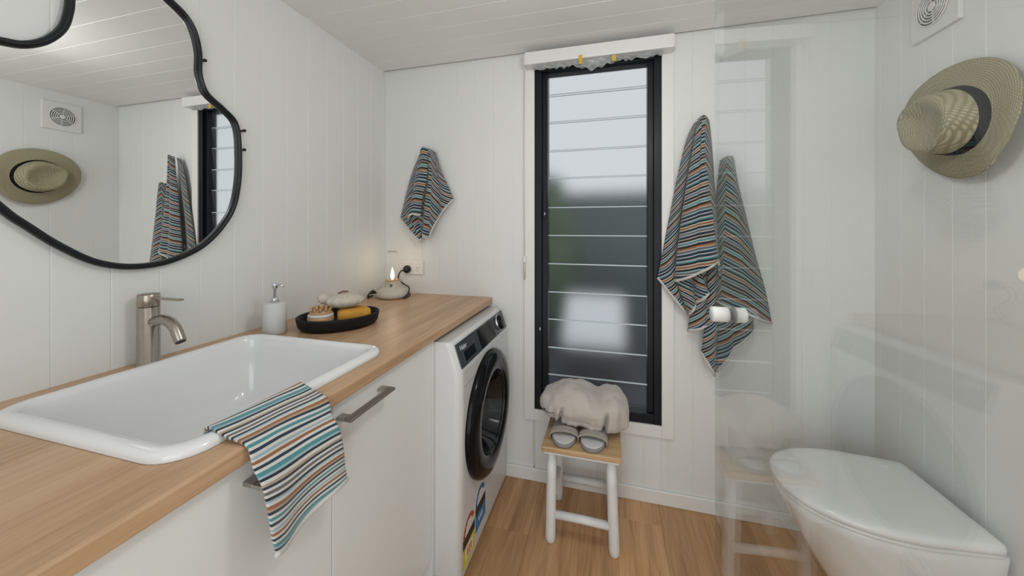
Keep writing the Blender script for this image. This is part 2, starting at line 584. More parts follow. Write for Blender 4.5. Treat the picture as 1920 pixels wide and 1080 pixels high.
me_side = board_mesh('board', ZC + 0.01, PITCH, (0, 0, 1), (1, 0, 0), (0, 1, 0), M['wall'])
me_side_r = board_mesh('board', ZC + 0.01, PITCH, (0, 0, 1), (-1, 0, 0), (0, 1, 0), M['wall'])
y = 1.72 - PITCH / 2
seam = 1.7206
k = 0
while True:
    yc = seam - PITCH / 2 - k * PITCH
    if yc < YF - 0.02: break
    put(me_side, 'board', wl, (XL - TH, yc, 0))
    put(me_side_r, 'board', wr, (XR + TH, yc, 0))
    k += 1
wid = YB + 0.008 - seam
put(board_mesh('board', ZC + 0.01, wid, (0, 0, 1), (1, 0, 0), (0, 1, 0), M['wall']), 'board', wl, (XL - TH, YB + 0.008 - wid / 2, 0))
put(board_mesh('board', ZC + 0.01, wid, (0, 0, 1), (-1, 0, 0), (0, 1, 0), M['wall']), 'board', wr, (XR + TH, YB + 0.008 - wid / 2, 0))
# end wall: boards left out or shortened where the window is
WX0, WX1, WZ0, WZ1 = -0.357, 0.23, 0.358, 2.074
xs = -0.882 - 4 * 0.1035
k = 0
while xs + k * 0.1035 < XR:
    a, b = max(XL - 0.008, xs + k * 0.1035), min(XR + 0.008, xs + (k + 1) * 0.1035)
    k += 1
    if b - a < 0.012: continue
    def bk(x0, x1, z0, z1):
        if x1 - x0 < 0.008: return
        put(board_mesh('board', z1 - z0, x1 - x0, (0, 0, 1), (0, -1, 0), (1, 0, 0), M['wall']), 'board', wb, ((x0 + x1) / 2, YB + TH, z0))
    if b <= WX0 or a >= WX1:
        bk(a, b, 0, ZC + 0.01)
    else:
        if a < WX0: bk(a, WX0, 0, ZC + 0.01)
        if b > WX1: bk(WX1, b, 0, ZC + 0.01)
        m0, m1 = max(a, WX0), min(b, WX1)
        bk(m0, m1, 0, WZ0)
        bk(m0, m1, WZ1, ZC + 0.01)
me_c = board_mesh('board', XR - XL + 0.016, 0.105, (1, 0, 0), (0, 0, -1), (0, 1, 0), M['ceiling'])
yy = 1.413 + 0.105 * 3 + 0.0525 - 0.105
while yy > YF:
    put(me_c, 'board', ce, (XL - 0.008, yy, ZC + TH))
    yy -= 0.105
# floor planks
PW = 0.178
x = XL
i = 0
plank_me = {}
while x < XR - 0.001:
    x1 = min(x + PW, XR)
    starts = [YF] + [v for v in sorted({YF + 0.45 + (i * 0.47) % 1.22, YF + 0.45 + (i * 0.47) % 1.22 + 1.22}) if v < YB - 0.1] + [YB]
    for a, b in zip(starts[:-1], starts[1:]):
        bm = bmesh.new()
        bm_box(bm, (-(x1 - x) / 2 + 0.0002, 0.0002, -0.008), ((x1 - x) / 2 - 0.0002, b - a - 0.0002, 0.0), 0.0007, 1)
        me = bpy.data.meshes.new('plank')
        bm.to_mesh(me)
        bm.free()
        me.materials.append(M['floor'])
        put(me, 'plank', fl, ((x + x1) / 2, a, 0))
    x = x1
    i += 1
# skirting
def skirt(name, lo, hi, label):
    return struct(box(name, lo, hi, M['trim'], None, 0.004), label, 'skirting')
skirt('baseboard_back', (-0.60, YB - 0.012, 0), (XR, YB, 0.063), 'low white skirting along the foot of the window wall')
skirt('baseboard_right', (XR - 0.012, YF, 0), (XR, YB - 0.012, 0.063), 'low white skirting along the wall behind the toilet')

# ------------------------------------------------------------------ window
win = bpy.data.objects.new('window_1', None)
COL.objects.link(win)
win.location = (-0.06, YB, 0.358)
struct(win, 'tall black-framed louvre window with frosted glass blades', 'window')
def wbox(name, lo, hi, m, bev=0.002, parent=win):
    return box(name, lo, hi, m, parent, bev)
wbox('architrave', (-0.409, YB - 0.014, 0.305), (-0.357, YB, 2.118), M['trim'])
wbox('architrave', (0.23, YB - 0.014, 0.305), (0.281, YB, 2.118), M['trim'])
wbox('architrave', (-0.357, YB - 0.014, 0.305), (0.23, YB, 0.358), M['trim'])
wbox('architrave', (-0.357, YB - 0.014, 2.074), (0.23, YB, 2.118), M['trim'])
wbox('frame_stile', (-0.357, YB - 0.006, 0.358), (-0.322, YB + 0.09, 2.074), M['alu_black'])
wbox('frame_stile', (0.197, YB - 0.006, 0.358), (0.23, YB + 0.09, 2.074), M['alu_black'])
wbox('frame_rail', (-0.322, YB - 0.004, 0.358), (0.197, YB + 0.09, 0.402), M['alu_black'])
wbox('frame_rail', (-0.322, YB - 0.004, 2.03), (0.197, YB + 0.09, 2.074), M['alu_black'])
gl_l = wbox('louvre_gallery', (-0.322, YB + 0.012, 0.402), (-0.295, YB + 0.07, 2.03), M['alu_black'])
gl_r = wbox('louvre_gallery', (0.172, YB + 0.012, 0.402), (0.197, YB + 0.07, 2.03), M['alu_black'])
lev = wbox('lever', (-0.312, YB - 0.008, 1.30), (-0.300, YB + 0.012, 1.44), M['alu_black'])
box('lever_screw', (-0.309, YB - 0.010, 1.32), (-0.303, YB - 0.008, 1.332), M['chrome'], lev, 0.0005)
box('catch_screw', (-0.332, YB - 0.008, 0.75), (-0.327, YB - 0.006, 0.765), M['chrome'], gl_l, 0.0005)
edges_z = [0.395, 0.5225, 0.659, 0.800, 0.9375, 1.079, 1.221, 1.361, 1.509, 1.647, 1.790, 1.9275, 2.045]
for z0, z1 in zip(edges_z[:-1], edges_z[1:]):
    t = 0.007
    yb0, yt0 = YB + 0.052, YB + 0.034
    vs_ = []
    for xx in (-0.297, 0.174):
        vs_ += [(xx, yb0, z0 - 0.006), (xx, yb0 + t, z0 - 0.006), (xx, yt0 + t, z1), (xx, yt0 + 0.002, z1), (xx, yt0, z1 - 0.005)]
    fs = [(0, 4, 9, 5), (1, 6, 7, 2), (2, 7, 8, 3), (3, 8, 9, 4), (0, 5, 6, 1), (0, 1, 2, 3, 4), (5, 9, 8, 7, 6)]
    fix_normals(mk('louvre_blade', vs_, fs, None, win, mats=[M['frosted'], M['louvre_edge']], fmat=[0, 0, 1, 1, 1, 1, 1]))

# ------------------------------------------------------------------ worktop, cabinet
CT, CB, CF = 0.900, 0.867, -0.578
def worktop():
    X = [XL, -1.118, -0.642, CF]
    Y = [-0.30, 0.394, 0.899, YB]
    bm = bmesh.new()
    V = {}
    for zi, z in enumerate((CB, CT)):
        for i_, x_ in enumerate(X):
            for j, y_ in enumerate(Y):
                V[(i_, j, zi)] = bm.verts.new((x_, y_, z))
    for i_ in range(3):
        for j in range(3):
            if (i_, j) == (1, 1): continue
            for zi in (0, 1):
                q = [V[(i_, j, zi)], V[(i_ + 1, j, zi)], V[(i_ + 1, j + 1, zi)], V[(i_, j + 1, zi)]]
                bm.faces.new(q)
    def wall_(a, b):
        bm.faces.new([V[(*a, 0)], V[(*b, 0)], V[(*b, 1)], V[(*a, 1)]])
    for j in range(3):
        wall_((0, j), (0, j + 1)); wall_((3, j), (3, j + 1))
        wall_((j, 0), (j + 1, 0)); wall_((j, 3), (j + 1, 3))
    for a, b in (((1, 1), (2, 1)), ((2, 1), (2, 2)), ((2, 2), (1, 2)), ((1, 2), (1, 1))):
        wall_(a, b)
    bmesh.ops.recalc_face_normals(bm, faces=bm.faces)
    ed = [e for e in bm.edges if all(abs(v.co.x - CF) < 1e-5 for v in e.verts) and abs(e.verts[0].co.z - e.verts[1].co.z) < 1e-5]
    ed += [e for e in bm.edges if all(abs(v.co.x - CF) < 1e-5 and abs(v.co.y - YB) < 1e-5 for v in e.verts)]
    bmesh.ops.bevel(bm, geom=ed, offset=0.007, segments=4, profile=0.5, affect='EDGES')
    o = mk_bm('worktop', bm, M['worktop'], None, (-0.9, 0.7, CB))
    return tag(o, 'long oak-look worktop carrying the basin and the tray', 'worktop')
worktop()

cab = thing('vanity_cabinet', 'white vanity cabinet with flat doors and bar handles under the wooden worktop', 'cabinet', (-0.9, 0.43, 0))
bm = bmesh.new()
for lo, hi in (((XL + 0.004, -0.26, 0.10), (-0.618, 1.130, 0.118)), ((XL + 0.004, -0.26, 0.10), (-0.618, -0.242, CB)), ((XL + 0.004, 1.112, 0.10), (-0.618, 1.130, CB)),
               ((XL + 0.004, -0.26, 0.118), (XL + 0.016, 1.112, CB)), ((-0.68, -0.242, 0.0), (-0.664, 1.112, 0.10)), ((-0.65, -0.242, 0.80), (-0.62, 1.112, CB))):
    bm_box(bm, lo, hi)
mk_bm('carcass', bm, M['cabinet'], cab)
box('end_panel', (XL + 0.02, 1.1305, 0.0), (-0.598, 1.149, CB - 0.001), M['cabinet'], cab, 0.001)
for n_, (a, b) in enumerate(((0.6675, 1.128), (0.205, 0.6655), (-0.257, 0.203))):
    d = box('door', (-0.617, a, 0.105), (-0.598, b, 0.860), M['cabinet'], cab, 0.0015)
    h0 = (0.652, 0.463, -0.02)[n_]
    if n_ == 0: h0 = 0.676
    bm = bmesh.new()
    bm_box(bm, (-0.575, h0, 0.822), (-0.556, h0 + 0.172, 0.829), 0.0012)
    bm_box(bm, (-0.598, h0, 0.822), (-0.575, h0 + 0.022, 0.829), 0.0012)
    bm_box(bm, (-0.598, h0 + 0.150, 0.822), (-0.575, h0 + 0.172, 0.829), 0.0012)
    mk_bm('handle', bm, M['handle'], d)

# ------------------------------------------------------------------ basin
sk = thing('basin', 'large white rectangular drop-in basin with rounded rim set in the worktop', 'basin', (-0.8800, 0.6465, CT))
cx, cy, hx, hy = -0.8805, 0.6465, 0.2555, 0.2705
prof = [(0.0, 0.0005, .062), (0.0, 0.006, .062), (0.004, 0.0115, .058), (0.011, 0.0150, .052), (0.020, 0.0160, .046), (0.027, 0.0140, .042), (0.032, 0.0085, .040), (0.0345, 0.001, .038),
        (0.0365, -0.03, .038), (0.047, -0.14, .045), (0.060, -0.165, .05), (0.080, -0.180, .05), (0.12, -0.184, .05)]
rings = [rrect(cx, cy, hx - o_, hy - o_, max(r, 0.02), CT + z, 8) for o_, z, r in prof]
loft('bowl', rings, M['porcelain'], sk, None, False, True)
lathe('waste', [(0.03, 0), (0.03, 0.003), (0.02, 0.005), (0.001, 0.004)], (-0.92, 0.65, CT - 0.184), M['chrome'], sk, seg=24)

# ------------------------------------------------------------------ tap
TX, TY = -1.166, 0.655
tp = thing('basin_mixer_tap', 'brushed nickel mixer tap with curved spout behind the basin', 'tap', (TX, TY, CT))
lathe('body', [(0.0255, 0.0005), (0.0255, 0.004), (0.0225, 0.005), (0.0225, 0.151), (0.021, 0.1525)], (TX, TY, CT), M['nickel'], tp, seg=40)
cap = lathe('lever_cap', [(0.021, 0.153), (0.0225, 0.1545), (0.0225, 0.184), (0.021, 0.186), (0.001, 0.1865)], (TX, TY, CT), M['nickel'], tp, seg=40)
box('lever', (TX + 0.015, TY - 0.0075, CT + 0.173), (TX + 0.118, TY + 0.0075, CT + 0.178), M['nickel'], cap, 0.002)
path = spline([(TX + 0.012, TY, CT + 0.112), (TX + 0.055, TY, CT + 0.121), (TX + 0.092, TY, CT + 0.108), (TX + 0.116, TY, CT + 0.070)], 8)
sp = tube('spout', path, 0.0125, M['nickel'], tp, seg=20, up=(0, 1, 0))
e_ = path[-1]
lathe('aerator', [(0.0105, 0.0), (0.0105, 0.003), (0.008, 0.0032)], e_, M['rubber'], sp, axis=(path[-1] - path[-2]), seg=20)

# ------------------------------------------------------------------ soap dispenser
SX, SY = -1.098, 0.962
sd = thing('soap_dispenser', 'matt white cylindrical soap dispenser with chrome pump', 'dispenser', (SX, SY, CT))
lathe('bottle', [(0.033, 0.0005), (0.036, 0.003), (0.036, 0.102), (0.034, 0.105), (0.012, 0.1055)], (SX, SY, CT), M['dispenser'], sd, seg=40)
lathe('collar', [(0.0135, 0.1055), (0.0135, 0.118), (0.010, 0.121), (0.004, 0.122)], (SX, SY, CT), M['chrome'], sd, seg=24)
pu = lathe('pump', [(0.0045, 0.120), (0.0045, 0.152), (0.0085, 0.153), (0.0085, 0.168), (0.007, 0.170), (0.0005, 0.170)], (SX, SY, CT), M['chrome'], sd, seg=20)
tube('nozzle', [(SX, SY, CT + 0.163), (SX + 0.018, SY + 0.004, CT + 0.164), (SX + 0.030, SY + 0.007, CT + 0.159)], 0.0035, M['chrome'], pu, seg=10)

# ------------------------------------------------------------------ black tray with bath things
BX, BY, BR = -0.955, 1.100, math.radians(52)
lathe('tray', [(0.108, 0.0005), (0.117, 0.002), (0.126, 0.012), (0.131, 0.036), (0.1315, 0.043), (0.129, 0.0455), (0.124, 0.044), (0.121, 0.030), (0.112, 0.014), (0.001, 0.012)], (0, 0, 0), M['black_matte'], None,
      (0, 0, 0), seg=56, sx=1.06, sy=0.86)
tray = bpy.data.objects['tray']
tray.location = (BX, BY, CT)
tray.rotation_euler = (0, 0, BR)
tag(tray, 'shallow oval black tray on the worktop beside the basin', 'tray')
# view-aligned helpers for the little things in the tray: side = to the viewer's right, dep = away
VD = Vector((-0.66, 0.75, 0)).normalized()
SD = Vector((0.75, 0.66, 0)).normalized()
def TP(s, d, z):
    return Vector((BX, BY, CT)) + SD * s + VD * d + Vector((0, 0, z))
# round wooden massage brush
c0 = TP(-0.060, -0.012, 0.0145)
br = thing('body_brush', 'small round wooden massage brush with pegs at the end of the tray', 'brush', c0)
lathe('base', [(0.034, 0.0), (0.041, 0.005), (0.043, 0.020), (0.042, 0.028)], c0, M['brush_wood'], br, seg=32)
lathe('bristle_ring', [(0.040, 0.0283), (0.042, 0.030), (0.041, 0.037), (0.038, 0.039)], c0, M['bristle'], br, seg=32)
lathe('head', [(0.037, 0.0392), (0.038, 0.042), (0.034, 0.047), (0.020, 0.051), (0.001, 0.052)], c0, M['brush_wood'], br, seg=32)
for ring_n, ring_r, hh in ((1, 0, 0.054), (6, 0.014, 0.052), (11, 0.028, 0.047)):
    for q in range(ring_n):
        a = 2 * PI * q / ring_n + ring_r * 30
        pc = c0 + Vector((ring_r * math.cos(a), ring_r * math.sin(a), hh - 0.006))
        lathe('peg', [(0.0046, 0), (0.0046, 0.017), (0.0036, 0.0205), (0.0005, 0.0215)], pc, M['brush_wood'], br, seg=8, axis=(math.cos(a) * ring_r * 12, math.sin(a) * ring_r * 12, 1))
# mustard sponge: a rounded bar
c1 = TP(0.047, -0.008, 0.015)
rr_ = []
for q in range(9):
    t = q / 8
    w_ = 1.0 - 0.16 * (2 * t - 1) ** 4 - (0.25 if q in (0, 8) else 0)
    ctr = c1 + SD * (-0.054 + 0.112 * t) + VD * (0.014 * math.sin(PI * t))
    rr_.append([ctr + VD * (0.040 * w_ * math.copysign(abs(math.cos(a)) ** 0.6, math.cos(a))) + Vector((0, 0, 0.024 + 0.0235 * w_ * math.copysign(abs(math.sin(a)) ** 0.6, math.sin(a)))) for a in [2 * PI * j / 20 for j in range(20)]])
sg = loft('bath_sponge', rr_, M['sponge'], None, c1)
tag(sg, 'mustard yellow bar sponge lying in the black tray', 'sponge')
# cream loofah resting on both
c2 = TP(0.018, 0.004, 0.064)
lf = thing('loofah', 'cream ribbed loofah with a twine loop lying on the yellow sponge', 'loofah', c2)
rings = []
for q in range(15):
    v = -PI / 2 + PI * (q + 0.35) / 14.7
    ring = []
    for j in range(48):
        a = 2 * PI * j / 48
        rr2 = 1 + 0.045 * math.cos(12 * a) * math.cos(v)
        ring.append(c2 + SD * (0.068 * rr2 * math.cos(v) * math.cos(a)) + VD * (0.050 * rr2 * math.cos(v) * math.sin(a)) + Vector((0, 0, 0.026 + 0.0265 * math.sin(v))))
    rings.append(ring)
loft('pad', rings, M['pumice'], lf)
tube('neck', [c2 + SD * s_ + Vector((0, 0, z_)) for s_, z_ in ((-0.050, 0.034), (-0.068, 0.038), (-0.080, 0.037), (-0.088, 0.034))], 0.016, M['pumice'], lf, seg=14, radii=[0.016, 0.019, 0.019, 0.009])
tube('twine_loop', spline([c2 + SD * a + VD * b + Vector((0, 0, z)) for a, b, z in ((-0.022, 0.0, 0.052), (-0.010, -0.004, 0.058), (0.006, 0.004, 0.057), (0.010, 0.014, 0.055), (-0.004, 0.016, 0.057), (-0.020, 0.010, 0.053))], 4), 0.0025, M['twine'], lf, seg=8)

# ------------------------------------------------------------------ flame lamp with cord, outlet
LX, LY = -1.075, 1.612
lp = thing('table_lamp', 'squat cream ceramic table lamp with a glowing flame bulb and black cord', 'lamp', (LX, LY, CT))
lathe('base', [(0.062, 0.0005), (0.072, 0.003), (0.079, 0.014), (0.078, 0.026), (0.066, 0.042), (0.048, 0.052), (0.041, 0.058), (0.040, 0.078), (0.043, 0.082), (0.038, 0.083), (0.034, 0.078), (0.001, 0.076)], (LX, LY, CT), M['ceramic_cream'], lp, seg=40)
lathe('burner_ring', [(0.033, 0.0765), (0.036, 0.082), (0.034, 0.092), (0.028, 0.093), (0.010, 0.090), (0.001, 0.090)], (LX, LY, CT), M['lamp_wood'], lp, seg=28)
lathe('flame_bulb', [(0.0045, 0.0905), (0.009, 0.102), (0.0105, 0.112), (0.0075, 0.130), (0.003, 0.147), (0.0003, 0.155)], (LX, LY, CT), M['flame'], lp, seg=18)
lathe('glass_chimney', [(0.032, 0.093), (0.040, 0.115), (0.041, 0.150), (0.030, 0.195), (0.026, 0.235), (0.0255, 0.238), (0.029, 0.195), (0.040, 0.150), (0.039, 0.115), (0.031, 0.0935)], (LX, LY, CT), M['thin_glass'], lp, seg=28, caps=False)
lathe('emblem', [(0.007, 0), (0.007, 0.0015), (0.0005, 0.002)], Vector((LX, LY, CT + 0.066)) + Vector((0.42, -0.91, 0)) * 0.0405, M['fan_dark'], lp, axis=(0.42, -0.91, 0.1), seg=12)
pl_ = Vector((-1.063, YB - 0.012, 1.031))
cp = spline([(-1.063, YB - 0.045, 1.031), (-1.085, YB - 0.050, 1.020), (-1.100, YB - 0.046, 0.985), (-1.070, 1.706, 0.955), (-1.015, 1.668, 0.945), (-0.990, 1.625, 0.925), (-0.992, 1.590, 0.905), (-1.030, 1.700, 0.9045), (-1.150, 1.680, 0.905), (-1.168, 1.600, 0.920), (-1.160, 1.560, 0.935), (-1.172, 1.545, 0.912), (-1.182, 1.600, 0.906), (-1.165, 1.535, 0.906)], 8)
tube('cord', cp, 0.0038, M['cord'], lp, seg=8)
lathe('plug', [(0.019, 0.0), (0.021, 0.004), (0.021, 0.016), (0.016, 0.026), (0.006, 0.034), (0.0005, 0.035)], (-1.063, YB - 0.0105, 1.031), M['cord'], lp, axis=(0, -1, 0), seg=24)
tube('inline_switch', [(-1.168, 1.600, 0.921), (-1.163, 1.575, 0.930), (-1.163, 1.550, 0.926)], 0.010, M['cord'], lp, seg=12, radii=[0.006, 0.011, 0.006])
pt = bpy.data.lights.new('flame_glow', 'POINT')
pt.energy = 0.13
pt.color = (1.0, 0.72, 0.42)
pt.shadow_soft_size = 0.03
po = bpy.data.objects.new('flame_glow', pt)
COL.objects.link(po)
po.location = (LX, LY, CT + 0.185)

ou = thing('power_outlet', 'white double power outlet on the wall above the worktop corner', 'outlet', (-1.0335, YB - 0.01, 1.002))
box('plate', (-1.096, YB - 0.0105, 1.002), (-0.971, YB, 1.080), M['outlet'], ou, 0.003)
for xx in (-1.063, -1.004):
    box('rocker', (xx + 0.014, YB - 0.0135, 1.058), (xx + 0.026, YB - 0.0105, 1.071), M['plastic_white'], ou, 0.001)
for dx, dz in ((-0.007, 0.006), (0.007, 0.006), (0.0, -0.008)):
    box('socket_slot', (-1.004 + dx - 0.0012, YB - 0.0112, 1.033 + dz - 0.004), (-1.004 + dx + 0.0012, YB - 0.0104, 1.033 + dz + 0.004), M['fan_dark'], ou, 0)

# ------------------------------------------------------------------ wavy mirror
mp_ = [(0.718, 1.901), (0.757, 1.878), (0.781, 1.843), (0.794, 1.786), (0.795, 1.722), (0.814, 1.672), (0.862, 1.640), (0.902, 1.606), (0.914, 1.539), (0.913, 1.413), (0.887, 1.305),
       (0.814, 1.212), (0.724, 1.166), (0.642, 1.157), (0.571, 1.175), (0.511, 1.217), (0.465, 1.261), (0.43, 1.299), (0.36, 1.40), (0.325, 1.50), (0.335, 1.59), (0.375, 1.632), (0.43, 1.640),
       (0.461, 1.648), (0.491, 1.672), (0.515, 1.712), (0.525, 1.758), (0.530, 1.81), (0.555, 1.88), (0.61, 1.925), (0.67, 1.928)]
out2 = spline([(0, a, b) for a, b in mp_], 6, True)
mi = thing('wall_mirror', 'wavy organic-shaped wall mirror with slim black frame above the basin', 'mirror', (XL, 0.62, 1.157))
n = len(out2)
vs_ = [(XL + 0.001, v.y, v.z) for v in out2] + [(XL + 0.010, v.y, v.z) for v in out2]
fs = [tuple(range(n, 2 * n))] + [(i_, (i_ + 1) % n, n + (i_ + 1) % n, n + i_) for i_ in range(n)]
fix_normals(mk('glass', vs_, fs, M['mirror'], mi))
tube('frame', [(XL + 0.013, v.y, v.z) for v in out2], 0.0080, M['black'], mi, closed=True, seg=14, up=(1, 0, 0), flat=1.35)
for yy_, zz_ in ((0.810, 1.771), (0.933, 1.588), (0.933, 1.523)):
    lathe('wall_peg', [(0.0035, 0), (0.0035, 0.012), (0.005, 0.013), (0.005, 0.017)], (XL, yy_, zz_), M['black'], mi, axis=(1, 0, 0), seg=10)

# ------------------------------------------------------------------ striped cloths
def resample(pts, n_):
    pts = [Vector(p_) for p_ in spline(pts, 8)]
    d = [0.0]
    for a, b in zip(pts[:-1], pts[1:]):
        d.append(d[-1] + (b - a).length)
    out = []
    k_ = 0
    for i_ in range(n_ + 1):
        t = d[-1] * i_ / n_
        while k_ < len(d) - 2 and d[k_ + 1] < t: k_ += 1
        f = (t - d[k_]) / max(d[k_ + 1] - d[k_], 1e-9)
        out.append((pts[k_].lerp(pts[k_ + 1], f), t))
    return out

def cloth(name, panels, m, thick, loc, rows=40, across=9, bulge=0.006, seed=1):
    """PANELS: lists of columns (each a polyline of points down the cloth); columns of one panel join into one run of pleats. Returns object and the hem paths."""
    verts, uvs, faces, hems = [], [], [], []
    for pi_, cols in enumerate(panels):
        slants = [c[1] for c in cols]
        R_ = [resample(c[0], rows) for c in cols]
        grid = []
        for ci in range(len(cols) - 1):
            for a in range(across if ci < len(cols) - 2 else across + 1):
                t = a / across
                line = []
                for r in range(rows + 1):
                    p0, s0 = R_[ci][r]
                    p1, s1 = R_[ci + 1][r]
                    p_ = p0.lerp(p1, t)
                    w_ = noise.noise(Vector((p_.x * 9 + seed, p_.z * 6, pi_ * 3.1)))
                    q = p_ + Vector((0, -bulge * math.sin(PI * t) * (0.4 + 0.6 * r / rows) + 0.004 * w_ * r / rows, 0))
                    sv = (1 - t) * (s0 + slants[ci]) + t * (s1 + slants[ci + 1]) + 0.004 * w_
                    line.append((q, (ci + t, sv)))
                grid.append(line)
        base = len(verts)
        for line in grid:
            for q, u_ in line:
                verts.append(q)
                uvs.append(u_)
        h = rows + 1
        for c_ in range(len(grid) - 1):
            for r in range(rows):
                faces.append((base + c_ * h + r, base + c_ * h + r + 1, base + (c_ + 1) * h + r + 1, base + (c_ + 1) * h + r))
        hems.append([g[-1][0].copy() for g in grid])
    o = mk(name, verts, faces, m, None, loc, True, uvs)
    md = o.modifiers.new('thickness', 'SOLIDIFY')
    md.thickness = thick
    md.offset = 0.0
    return o, hems

def hems_on(o, hems, r, skip=()):
    for i_, h in enumerate(hems):
        if i_ in skip: continue
        tube('hem', h, r, M['hem'], o, seg=8)

def col3(pts, ys):
    """(x, z) list with a depth y for each point (or one ramp y0..y1)"""
    n_ = len(pts)
    if isinstance(ys, tuple) and len(ys) == 2:
        ys = [ys[0] + (ys[1] - ys[0]) * i_ / (n_ - 1) for i_ in range(n_)]
    return [(p_[0], y_, p_[1]) for p_, y_ in zip(pts, ys)]

# bath towel next to the window
A0 = col3([(0.362, 1.715), (0.331, 1.645), (0.299, 1.507), (0.271, 1.356), (0.239, 1.18), (0.212, 1.033)], (1.722, 1.728))
A1 = col3([(0.372, 1.722), (0.350, 1.597), (0.323, 1.436), (0.301, 1.274), (0.288, 1.134), (0.290, 1.02), (0.331, 0.875)], (1.712, 1.722))
B1 = col3([(0.370, 1.724), (0.350, 1.597), (0.323, 1.436), (0.301, 1.274), (0.284, 1.134), (0.276, 1.026)], (1.694, 1.684))
B2 = col3([(0.394, 1.732), (0.390, 1.572), (0.402, 1.457), (0.415, 1.319), (0.427, 1.205), (0.437, 1.119)], (1.680, 1.655))
C3 = col3([(0.419, 1.714), (0.431, 1.57), (0.439, 1.433), (0.452, 1.274), (0.456, 1.137), (0.460, 0.956)], (1.724, 1.730))
BM = col3([(0.382, 1.733), (0.374, 1.585), (0.368, 1.45), (0.362, 1.30), (0.360, 1.17), (0.360, 1.068)], (1.676, 1.650))
D0 = col3([(0.290, 1.14), (0.286, 1.03), (0.338, 0.882)], (1.704, 1.704))
D1 = col3([(0.340, 1.16), (0.352, 1.03), (0.363, 0.93)], (1.718, 1.712))
D2 = col3([(0.375, 1.18), (0.385, 1.05), (0.409, 0.981)], (1.695, 1.684))
E0 = col3([(0.345, 1.12), (0.350, 0.95), (0.333, 0.808)], (1.722, 1.712))
E1 = col3([(0.405, 1.12), (0.404, 0.98), (0.404, 0.838)], (1.712, 1.700))
F0 = col3([(0.412, 1.14), (0.404, 0.90), (0.384, 0.722)], (1.710, 1.704))
F1 = col3([(0.448, 1.14), (0.448, 0.90), (0.437, 0.624)], (1.705, 1.706))
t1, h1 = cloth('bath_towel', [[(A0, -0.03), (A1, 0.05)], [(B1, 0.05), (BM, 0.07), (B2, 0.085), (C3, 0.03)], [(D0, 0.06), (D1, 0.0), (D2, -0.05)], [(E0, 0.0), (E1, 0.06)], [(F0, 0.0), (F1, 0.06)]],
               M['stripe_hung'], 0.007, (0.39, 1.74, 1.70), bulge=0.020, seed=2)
tag(t1, 'striped bath towel bunched on a hook beside the window frame', 'towel', 'striped bath towels hung right of the window')
hh_ = [h1[0], [v for v in h1[1] if v.x < 0.440], h1[2], h1[3], h1[4]]
hems_on(t1, hh_, 0.0062)
# second bath towel, seen through the shower glass
G0 = col3([(0.466, 1.548), (0.452, 1.40), (0.444, 1.20), (0.441, 0.948)], (1.726, 1.735))
G1 = col3([(0.480, 1.560), (0.472, 1.364), (0.462, 1.137), (0.452, 0.942)], (1.690, 1.668))
G2 = col3([(0.496, 1.556), (0.510, 1.40), (0.530, 1.13), (0.548, 0.905)], (1.686, 1.666))
G3 = col3([(0.512, 1.543), (0.526, 1.453), (0.556, 1.318), (0.594, 1.14), (0.629, 1.000), (0.654, 0.858)], (1.722, 1.728))
J0 = col3([(0.448, 1.05), (0.448, 0.85), (0.447, 0.640)], (1.722, 1.715))
J1 = col3([(0.500, 1.05), (0.503, 0.90), (0.506, 0.752)], (1.712, 1.700))
J2 = col3([(0.560, 1.05), (0.582, 0.93), (0.585, 0.826)], (1.724, 1.718))
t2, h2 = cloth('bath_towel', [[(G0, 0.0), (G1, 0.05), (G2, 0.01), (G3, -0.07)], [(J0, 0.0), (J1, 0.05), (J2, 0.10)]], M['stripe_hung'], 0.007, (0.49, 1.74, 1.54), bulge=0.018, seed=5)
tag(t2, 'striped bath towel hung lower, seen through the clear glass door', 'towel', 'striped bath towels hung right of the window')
hems_on(t2, h2, 0.0062)
# small hand towel above the worktop corner
P0 = col3([(-0.972, 1.660), (-1.013, 1.592), (-1.055, 1.479), (-1.102, 1.312)], (1.728, 1.732))
P1 = col3([(-0.962, 1.672), (-0.990, 1.534), (-1.013, 1.392), (-1.022, 1.30), (-0.962, 1.178)], (1.705, 1.706))
Q1 = col3([(-0.960, 1.673), (-0.990, 1.534), (-1.013, 1.392), (-1.030, 1.308)], (1.700, 1.692))
Q2 = col3([(-0.940, 1.680), (-0.950, 1.56), (-0.975, 1.44), (-0.992, 1.330)], (1.682, 1.664))
Q3 = col3([(-0.918, 1.674), (-0.917, 1.531), (-0.940, 1.419), (-0.954, 1.322)], (1.692, 1.676))
R3 = col3([(-0.918, 1.672), (-0.917, 1.531), (-0.942, 1.37), (-0.948, 1.225)], (1.698, 1.700))
R4 = col3([(-0.905, 1.668), (-0.892, 1.54), (-0.900, 1.38), (-0.908, 1.198)], (1.690, 1.686))
R5 = col3([(-0.896, 1.664), (-0.875, 1.56), (-0.860, 1.45), (-0.868, 1.310)], (1.712, 1.716))
R6 = col3([(-0.888, 1.655), (-0.856, 1.557), (-0.816, 1.471), (-0.788, 1.408)], (1.722, 1.730))
S0 = col3([(-1.035, 1.40), (-1.030, 1.31), (-0.972, 1.190)], (1.712, 1.710))
S1 = col3([(-0.990, 1.40), (-0.990, 1.31), (-0.958, 1.196)], (1.724, 1.722))
S2 = col3([(-0.935, 1.40), (-0.935, 1.31), (-0.945, 1.230)], (1.712, 1.712))
t3, h3 = cloth('hand_towel', [[(P0, -0.02), (P1, 0.04)], [(Q1, 0.0), (Q2, 0.012), (Q3, 0.012)], [(R3, 0.06), (R4, 0.05), (R5, 0.0), (R6, -0.05)], [(S0, 0.0), (S1, 0.03), (S2, 0.0)]], M['stripe_hung'], 0.006, (-0.94, 1.74, 1.66), bulge=0.014, seed=9)
